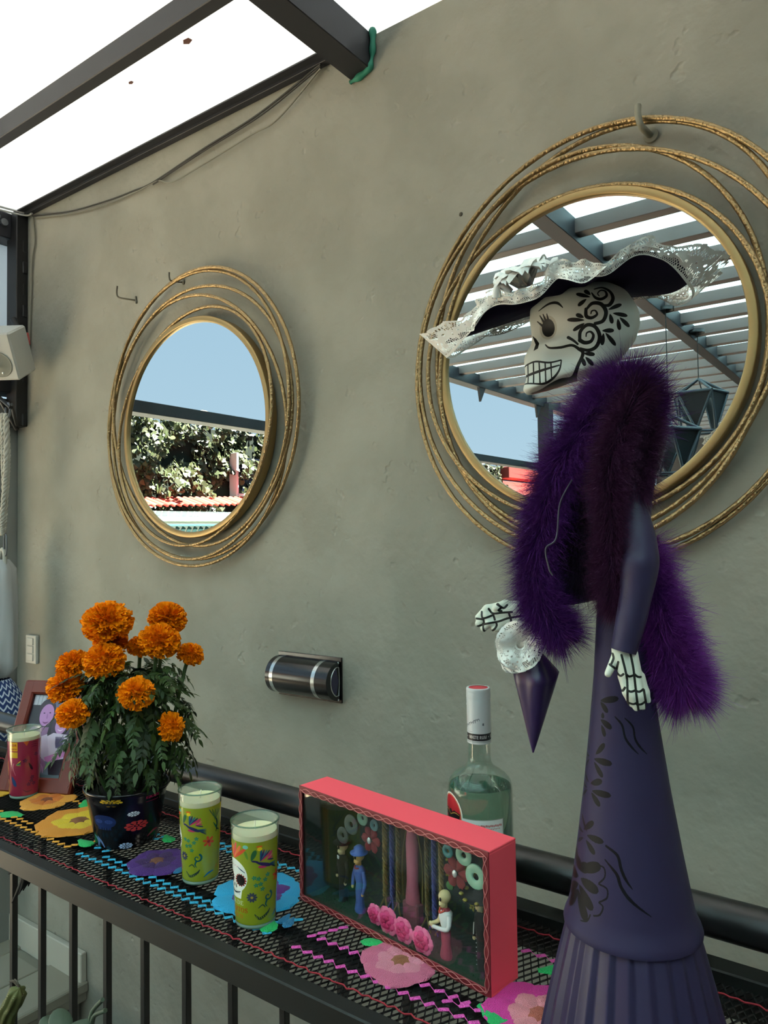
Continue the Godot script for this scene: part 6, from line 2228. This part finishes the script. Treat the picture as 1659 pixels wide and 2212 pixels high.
	for j in (sl.size() - 1) * 3 + 1:
		var g := j / 3.0
		var i0 := int(g)
		var f := g - i0
		var i1 := mini(i0 + 1, sl.size() - 1)
		var im := maxi(i0 - 1, 0)
		var i2 := mini(i1 + 1, sl.size() - 1)
		var q := []
		for c in 4: q.append(cubic_interpolate(sl[i0][c], sl[i1][c], sl[im][c], sl[i2][c], f))
		var row := PackedVector3Array()
		for i in 65:
			var a := TAU * i / 64
			var ca := cos(a)
			var x: float = lerpf(q[1], q[2], 0.5 + 0.5 * ca)
			var w: float = q[3] * (0.86 + 0.14 * ca)
			var z: float = -w * signf(sin(a)) * pow(absf(sin(a)), 0.82)
			var p := V(x, q[0], z)
			# sunk eye socket, hollow below the cheekbone, cheekbone ridge, row of teeth
			var e := Vector2((x + 0.0755) / 0.017, (q[0] - 0.818) / 0.017)
			var dz := -0.0075 * exp(-e.length_squared())
			var h2 := Vector2((x + 0.055) / 0.022, (q[0] - 0.780) / 0.011)
			dz -= 0.0040 * exp(-h2.length_squared())
			var cb := Vector2((x + 0.068) / 0.026, (q[0] - 0.7985) / 0.006)
			dz += 0.0030 * exp(-cb.length_squared())
			p.z += dz * signf(z) * smoothstep(0.0, 0.02, absf(z))
			row.append(p)
		rows.append(row)
	m.grid(rows, true)
	for i in m.v.size(): m.uv[i] = Vector2((m.v[i].x + 0.115) / 0.16, (0.89 - m.v[i].y) / 0.16)
	var skm := mat("skull_paint", Color.WHITE, 0.5, 0.0, 0.4)
	skm.albedo_texture = skull_print()
	put("skull", m, skm, t, "white skull painted with black scrolls")
	build_hat(t)
	build_parasol(at, turn)
	build_boa(at, turn)


func build_hat(t: Node3D) -> void:
	# brim edge as seen from the near side: x, apparent height at the axis plane, depth towards the viewer
	var edge := [[0.0900, 0.8705, 0.0], [0.0820, 0.885, 0.040], [0.0560, 0.899, 0.080], [0.0247, 0.906, 0.105], [-0.0019, 0.889, 0.112], [-0.0300, 0.889, 0.112], [-0.0578, 0.890, 0.108], [-0.0860, 0.868, 0.100], [-0.1150, 0.864, 0.090], [-0.1429, 0.862, 0.075], [-0.1640, 0.843, 0.055], [-0.1900, 0.828, 0.030], [-0.2080, 0.817, 0.0], [-0.1900, 0.823, -0.040], [-0.1500, 0.833, -0.075], [-0.0971, 0.8445, -0.100], [-0.0300, 0.853, -0.112], [0.0250, 0.852, -0.100], [0.0667, 0.852, -0.070], [0.0850, 0.860, -0.035]]
	var pts := []
	for e in edge:
		var s: float = (0.928 - e[2]) / 0.928
		pts.append(V(e[0] * (0.6 + 0.4 * s) if e[2] > 0 else e[0], 0.57 + (e[1] - 0.57) * s, e[2]))
	var rim := spline(pts, 6, true)
	var c := V(-0.045, 0.866, 0)
	var dark := mat("hat_purple", C8(27, 22, 42), 0.8, 0.0, 0.12)
	var m := M.new()
	for side in 2:
		var rows := []
		for j in 7:
			var f := j / 6.0
			var row := PackedVector3Array()
			for p in rim:
				var q := c.lerp(p, 0.24 + 0.76 * f)
				row.append(q + V(0, 0.0015 if side else -0.0015, 0) * (1.0 if j < 6 else 0.2))
			rows.append(row)
		if side: rows.reverse()
		m.grid(rows, true)
	put("hat_brim", m, dark, t, "wide dark purple brim")
	m = M.new()
	m.lathe([Vector2(0.050, -0.014), Vector2(0.051, 0.0), Vector2(0.048, 0.010), Vector2(0.038, 0.018), Vector2(0.02, 0.022), Vector2(0.0, 0.023)], 32, c + V(0.005, -0.004, -0.022))
	put("hat_crown", m, dark, t)
	# lace band gathered round the brim edge
	m = M.new()
	var rows2 := []
	var k := rim.size()
	for j in 5:
		var f := j / 4.0
		var row := PackedVector3Array()
		for i in k:
			var p := rim[i]
			var out := (p - c)
			out.y = 0
			out = out.normalized()
			var big := 0.0
			if p.x > 0.05: big = smoothstep(0.05, 0.09, p.x)
			if p.x < -0.15: big = smoothstep(-0.15, -0.205, p.x) * 0.8
			var wv := sin(i * 0.9) * 0.5 + sin(i * 0.37 + 1.0) * 0.5
			var h := lerpf(-0.004, 0.0105, f) + wv * 0.004 * (0.3 + f)
			h -= big * lerpf(0.020, 0.0, f)
			var o := lerpf(-0.002, 0.006, f) + 0.004 * sin(i * 1.7) * f + big * 0.030 * f
			row.append(p + V(0, h, 0) + out * o)
		rows2.append(row)
	m.grid(rows2, true, 0, 7, 0, 1)
	put("lace_band", m, lace_mat(), t, "white lace gathered round the brim")
	# second, lower frill where the lace hangs over the brim
	m = M.new()
	rows2 = []
	for j in 4:
		var f := j / 3.0
		var row := PackedVector3Array()
		for i in range(0, k):
			var p := rim[i]
			var out := (p - c)
			out.y = 0
			out = out.normalized()
			var hang := maxf(0.0, sin(i * 0.235 + 0.4)) * 0.017
			row.append(p + V(0, 0.004 - hang * f, 0) + out * (0.003 + 0.004 * f * sin(i * 0.8)))
		rows2.append(row)
	m.grid(rows2, true, 0, 8, 0, 1)
	put("lace_frill", m, lace_mat(), t, "lace frill hanging over the brim")
	# crumpled white cloth flower on the brim
	var cl := mat("cloth_flower", C8(228, 226, 220), 0.8)
	for i in 9:
		m = M.new()
		var a := TAU * i / 9.0
		var rows3 := []
		for j in 6:
			var f := j / 5.0
			var row := PackedVector3Array()
			for q in 6:
				var u := q / 2.5 - 1.0
				row.append(V(cos(a) * 0.034 * f - sin(a) * u * 0.019 * sin(PI * (0.15 + 0.75 * f)), 0.022 * sin(f * 2.4) + 0.003 * sin(u * 6.0 + i) * f + (i % 3) * 0.002, sin(a) * 0.022 * f + cos(a) * u * 0.014 * sin(PI * (0.15 + 0.75 * f))))
			rows3.append(row)
		m.grid(rows3)
		var o := put("cloth_petal", m, cl, t)
		o.position = V(-0.094, 0.852, 0.080)
		o.rotation = Vector3(0.5, 0, 0.25)
	m = M.new()
	m.tube(spline([V(-0.128, 0.842, 0.085), V(-0.126, 0.852, 0.088), V(-0.120, 0.854, 0.088), V(-0.112, 0.846, 0.086)], 5), 0.005, 8)
	m.tube(spline([V(-0.068, 0.858, 0.09), V(-0.062, 0.872, 0.092), V(-0.058, 0.878, 0.09)], 5), blend_radii([0.007, 0.005, 0.001], 5), 8)
	put("cloth_bow", m, cl, t)


func build_parasol(at: Vector3, turn: float) -> void:
	var t := thing("folded_parasol", "small folded purple parasol with a lace frill in the far hand", "parasol", at, turn)
	t.scale = Vector3.ONE * 0.93
	var z := -0.030
	var m := M.new()
	var rows := []
	for j in 9:
		var f := j / 8.0
		var row := PackedVector3Array()
		for i in 33:
			var a := TAU * i / 32
			var r := lerpf(0.0009, 0.0290, pow(f, 0.92))
			if j == 8: r = 0.006
			var fold := 1.0 + 0.16 * sin(a * 4.0 + 0.6) * f
			row.append(V(-0.1095 + 0.0062 * f + r * fold * cos(a), (lerpf(0.2937, 0.408, f) if j < 8 else 0.421) + (0.006 * sin(a * 2.0) if j == 7 else 0.0), z - r * fold * 0.8 * sin(a)))
		rows.append(row)
	m.grid(rows, true)
	put("folded_canopy", m, mat("parasol_satin", C8(48, 30, 72), 0.34, 0.0, 0.55), t)
	m = M.new()
	m.tube(PackedVector3Array([V(-0.1033, 0.415, z), V(-0.125, 0.452, z), V(-0.133, 0.468, z)]), 0.003, 8)
	put("handle", m, mat("choker_black", C8(20, 18, 24), 0.8), t)
	for q in 4:
		m = M.new()
		rows = []
		for j in 6:
			var f := j / 5.0
			var row := PackedVector3Array()
			for i in 22:
				var a := TAU * i / 21 + q * 1.2
				var r := lerpf(0.006, 0.037 - q * 0.004, f)
				var wv := 0.006 * f * sin(a * 5.0 + q * 2.0)
				row.append(V(-0.121 - q * 0.003 + r * cos(a) * 0.80, 0.432 + r * sin(a) * 0.85 - 0.006 * q, z + 0.018 - 0.006 * q + wv + 0.010 * sin(f * 2.0)))
			rows.append(row)
		m.grid(rows, false, 0, 1.2, 0, 1)
		put("lace_ruffle", m, lace_mat(), t)


func tuft(sd: int) -> M:
	# a spray of fine feather barbs, one unit long
	var m := M.new()
	var r2 := RandomNumberGenerator.new()
	r2.seed = sd
	for i in 9:
		var d := V(r2.randf_range(-0.55, 0.55), 1.0, r2.randf_range(-0.55, 0.55)).normalized()
		var bend := V(r2.randf_range(-0.4, 0.4), r2.randf_range(-0.5, 0.0), r2.randf_range(-0.4, 0.4))
		var l := r2.randf_range(0.55, 1.0)
		var o := d.cross(V(r2.randf_range(-1, 1), 0.2, r2.randf_range(-1, 1))).normalized() * 0.0055
		var rows := []
		for j in 5:
			var f := j / 4.0
			var p := d * l * f + bend * l * f * f * 0.5
			var w := 1.0 - 0.85 * f
			rows.append(PackedVector3Array([p - o * w, p + o * w]))
		m.grid(rows)
	return m


func build_boa(at: Vector3, turn: float) -> void:
	var t := thing("feather_boa", "fluffy dark purple feather boa draped over the skeleton lady", "boa", at, turn)
	t.scale = Vector3.ONE * 0.93
	var strands := [
		[[V(0.034, 0.690, -0.030), V(0.024, 0.725, -0.005), V(0.004, 0.728, 0.030), V(-0.026, 0.704, 0.040), V(-0.052, 0.672, 0.034), V(-0.076, 0.630, 0.022), V(-0.088, 0.582, 0.012), V(-0.096, 0.540, 0.004), V(-0.097, 0.502, 0.0), V(-0.086, 0.472, 0.0), V(-0.070, 0.450, 0.0)], 0.030, 0, 6000],
		[[V(0.030, 0.715, -0.020), V(0.030, 0.735, 0.018), V(0.022, 0.722, 0.050), V(0.008, 0.695, 0.070), V(-0.004, 0.662, 0.076), V(-0.010, 0.625, 0.076), V(-0.008, 0.588, 0.070), V(-0.008, 0.550, 0.062), V(-0.008, 0.515, 0.056), V(-0.006, 0.490, 0.050)], 0.023, 1, 4300],
		[[V(0.030, 0.700, 0.036), V(0.030, 0.672, 0.048), V(0.022, 0.642, 0.058), V(0.018, 0.612, 0.060)], 0.022, 1, 1700],
		[[V(0.022, 0.560, -0.012), V(0.034, 0.505, -0.010), V(0.042, 0.470, -0.006), V(0.052, 0.438, -0.004), V(0.062, 0.408, -0.004), V(0.068, 0.388, -0.004)], 0.034, 2, 4200],
		[[V(-0.020, 0.690, 0.004), V(-0.040, 0.640, 0.0), V(-0.050, 0.590, -0.004), V(-0.050, 0.545, -0.006), V(-0.046, 0.520, -0.008)], 0.030, 3, 2500],
		[[V(0.036, 0.715, -0.01), V(0.022, 0.748, 0.005), V(0.000, 0.735, 0.030), V(-0.02, 0.72, 0.02)], 0.030, 0, 2200]]
	var cols := [[Color(0.060, 0.012, 0.105), Color(0.110, 0.018, 0.190)], [Color(0.040, 0.010, 0.036), Color(0.070, 0.016, 0.060)], [Color(0.110, 0.020, 0.170), Color(0.200, 0.032, 0.300)], [Color(0.012, 0.008, 0.020), Color(0.022, 0.012, 0.034)]]
	var fm := mat("feather", Color.WHITE, 0.6, 0.0, 0.3)
	fm.vertex_color_use_as_albedo = true
	fm.backlight_enabled = true
	fm.backlight = Color(0.5, 0.5, 0.5)
	var tm := tuft(3).mesh()
	var core := mat("boa_core", C8(34, 14, 46), 0.9)
	for s in strands:
		var path := spline(s[0], 8)
		var m := M.new()
		m.tube(path, s[1] * 0.30, 10)
		put("cord", m, core, t)
		var mm := MultiMesh.new()
		mm.transform_format = MultiMesh.TRANSFORM_3D
		mm.use_colors = true
		mm.mesh = tm
		mm.instance_count = s[3]
		for i in s[3]:
			var g := rng.randf_range(0, path.size() - 1.01)
			var i0 := int(g)
			var p := path[i0].lerp(path[i0 + 1], g - i0)
			var tg := (path[i0 + 1] - path[i0]).normalized()
			var side := tg.cross(V(rng.randf_range(-1, 1), rng.randf_range(-1, 1), rng.randf_range(-1, 1))).normalized()
			var endf := clampf(minf(g, path.size() - 1.0 - g) / 4.0, 0.0, 1.0)
			var d := (side + tg * rng.randf_range(-0.5, 0.5) + V(0, -0.25, 0)).normalized()
			if g > path.size() - 6.0: d = (d + tg * 0.7 * (1.0 - endf)).normalized()
			var x := d.cross(tg).normalized()
			var l: float = s[1] * rng.randf_range(1.05, 1.85) * (1.0 + (0.35 if rng.randf() < 0.06 else 0.0))
			mm.set_instance_transform(i, Transform3D(Basis(x * l, d * l, x.cross(d) * l), p + side * s[1] * 0.15))
			var cc: Array = cols[s[2]]
			mm.set_instance_color(i, cc[0].lerp(cc[1], rng.randf()))
		var o := MultiMeshInstance3D.new()
		o.name = "plumes"
		o.multimesh = mm
		o.material_override = fm
		o.set_meta("kind", "stuff")
		t.add_child(o, true)
	var m2 := M.new()
	m2.tube(spline([V(-0.050, 0.632, 0.050), V(-0.064, 0.605, 0.050), V(-0.069, 0.565, 0.052), V(-0.081, 0.553, 0.052), V(-0.078, 0.530, 0.050), V(-0.074, 0.522, 0.050)], 8), 0.0010, 6)
	put("thin_cord", m2, mat("cord_grey", C8(70, 66, 76), 0.5), t)


func build_all() -> void:
	build_railing()
	build_cloth()
	candle(V(-0.8263, 1.0195, 0.7077), deg_to_rad(-200.8), "print_green_near", true, "nearest green candle glass showing half a painted skull", "green votive candles")
	candle(V(-1.0029, 1.0195, 0.6642), deg_to_rad(-240.8), "print_green_near", true, "green candle glass with a painted bird, beside the marigold pot", "green votive candles")
	candle(V(-1.6537, 1.0195, 0.6215), deg_to_rad(-208.0), "print_pink", false, "dark pink candle glass in front of the red photo frame", "")
	build_marigold()
	build_frame()
	build_bottle()
	build_box()
	build_wall_things()
	build_hammock()
	build_plants_low()
	build_right_side()
	build_lady()
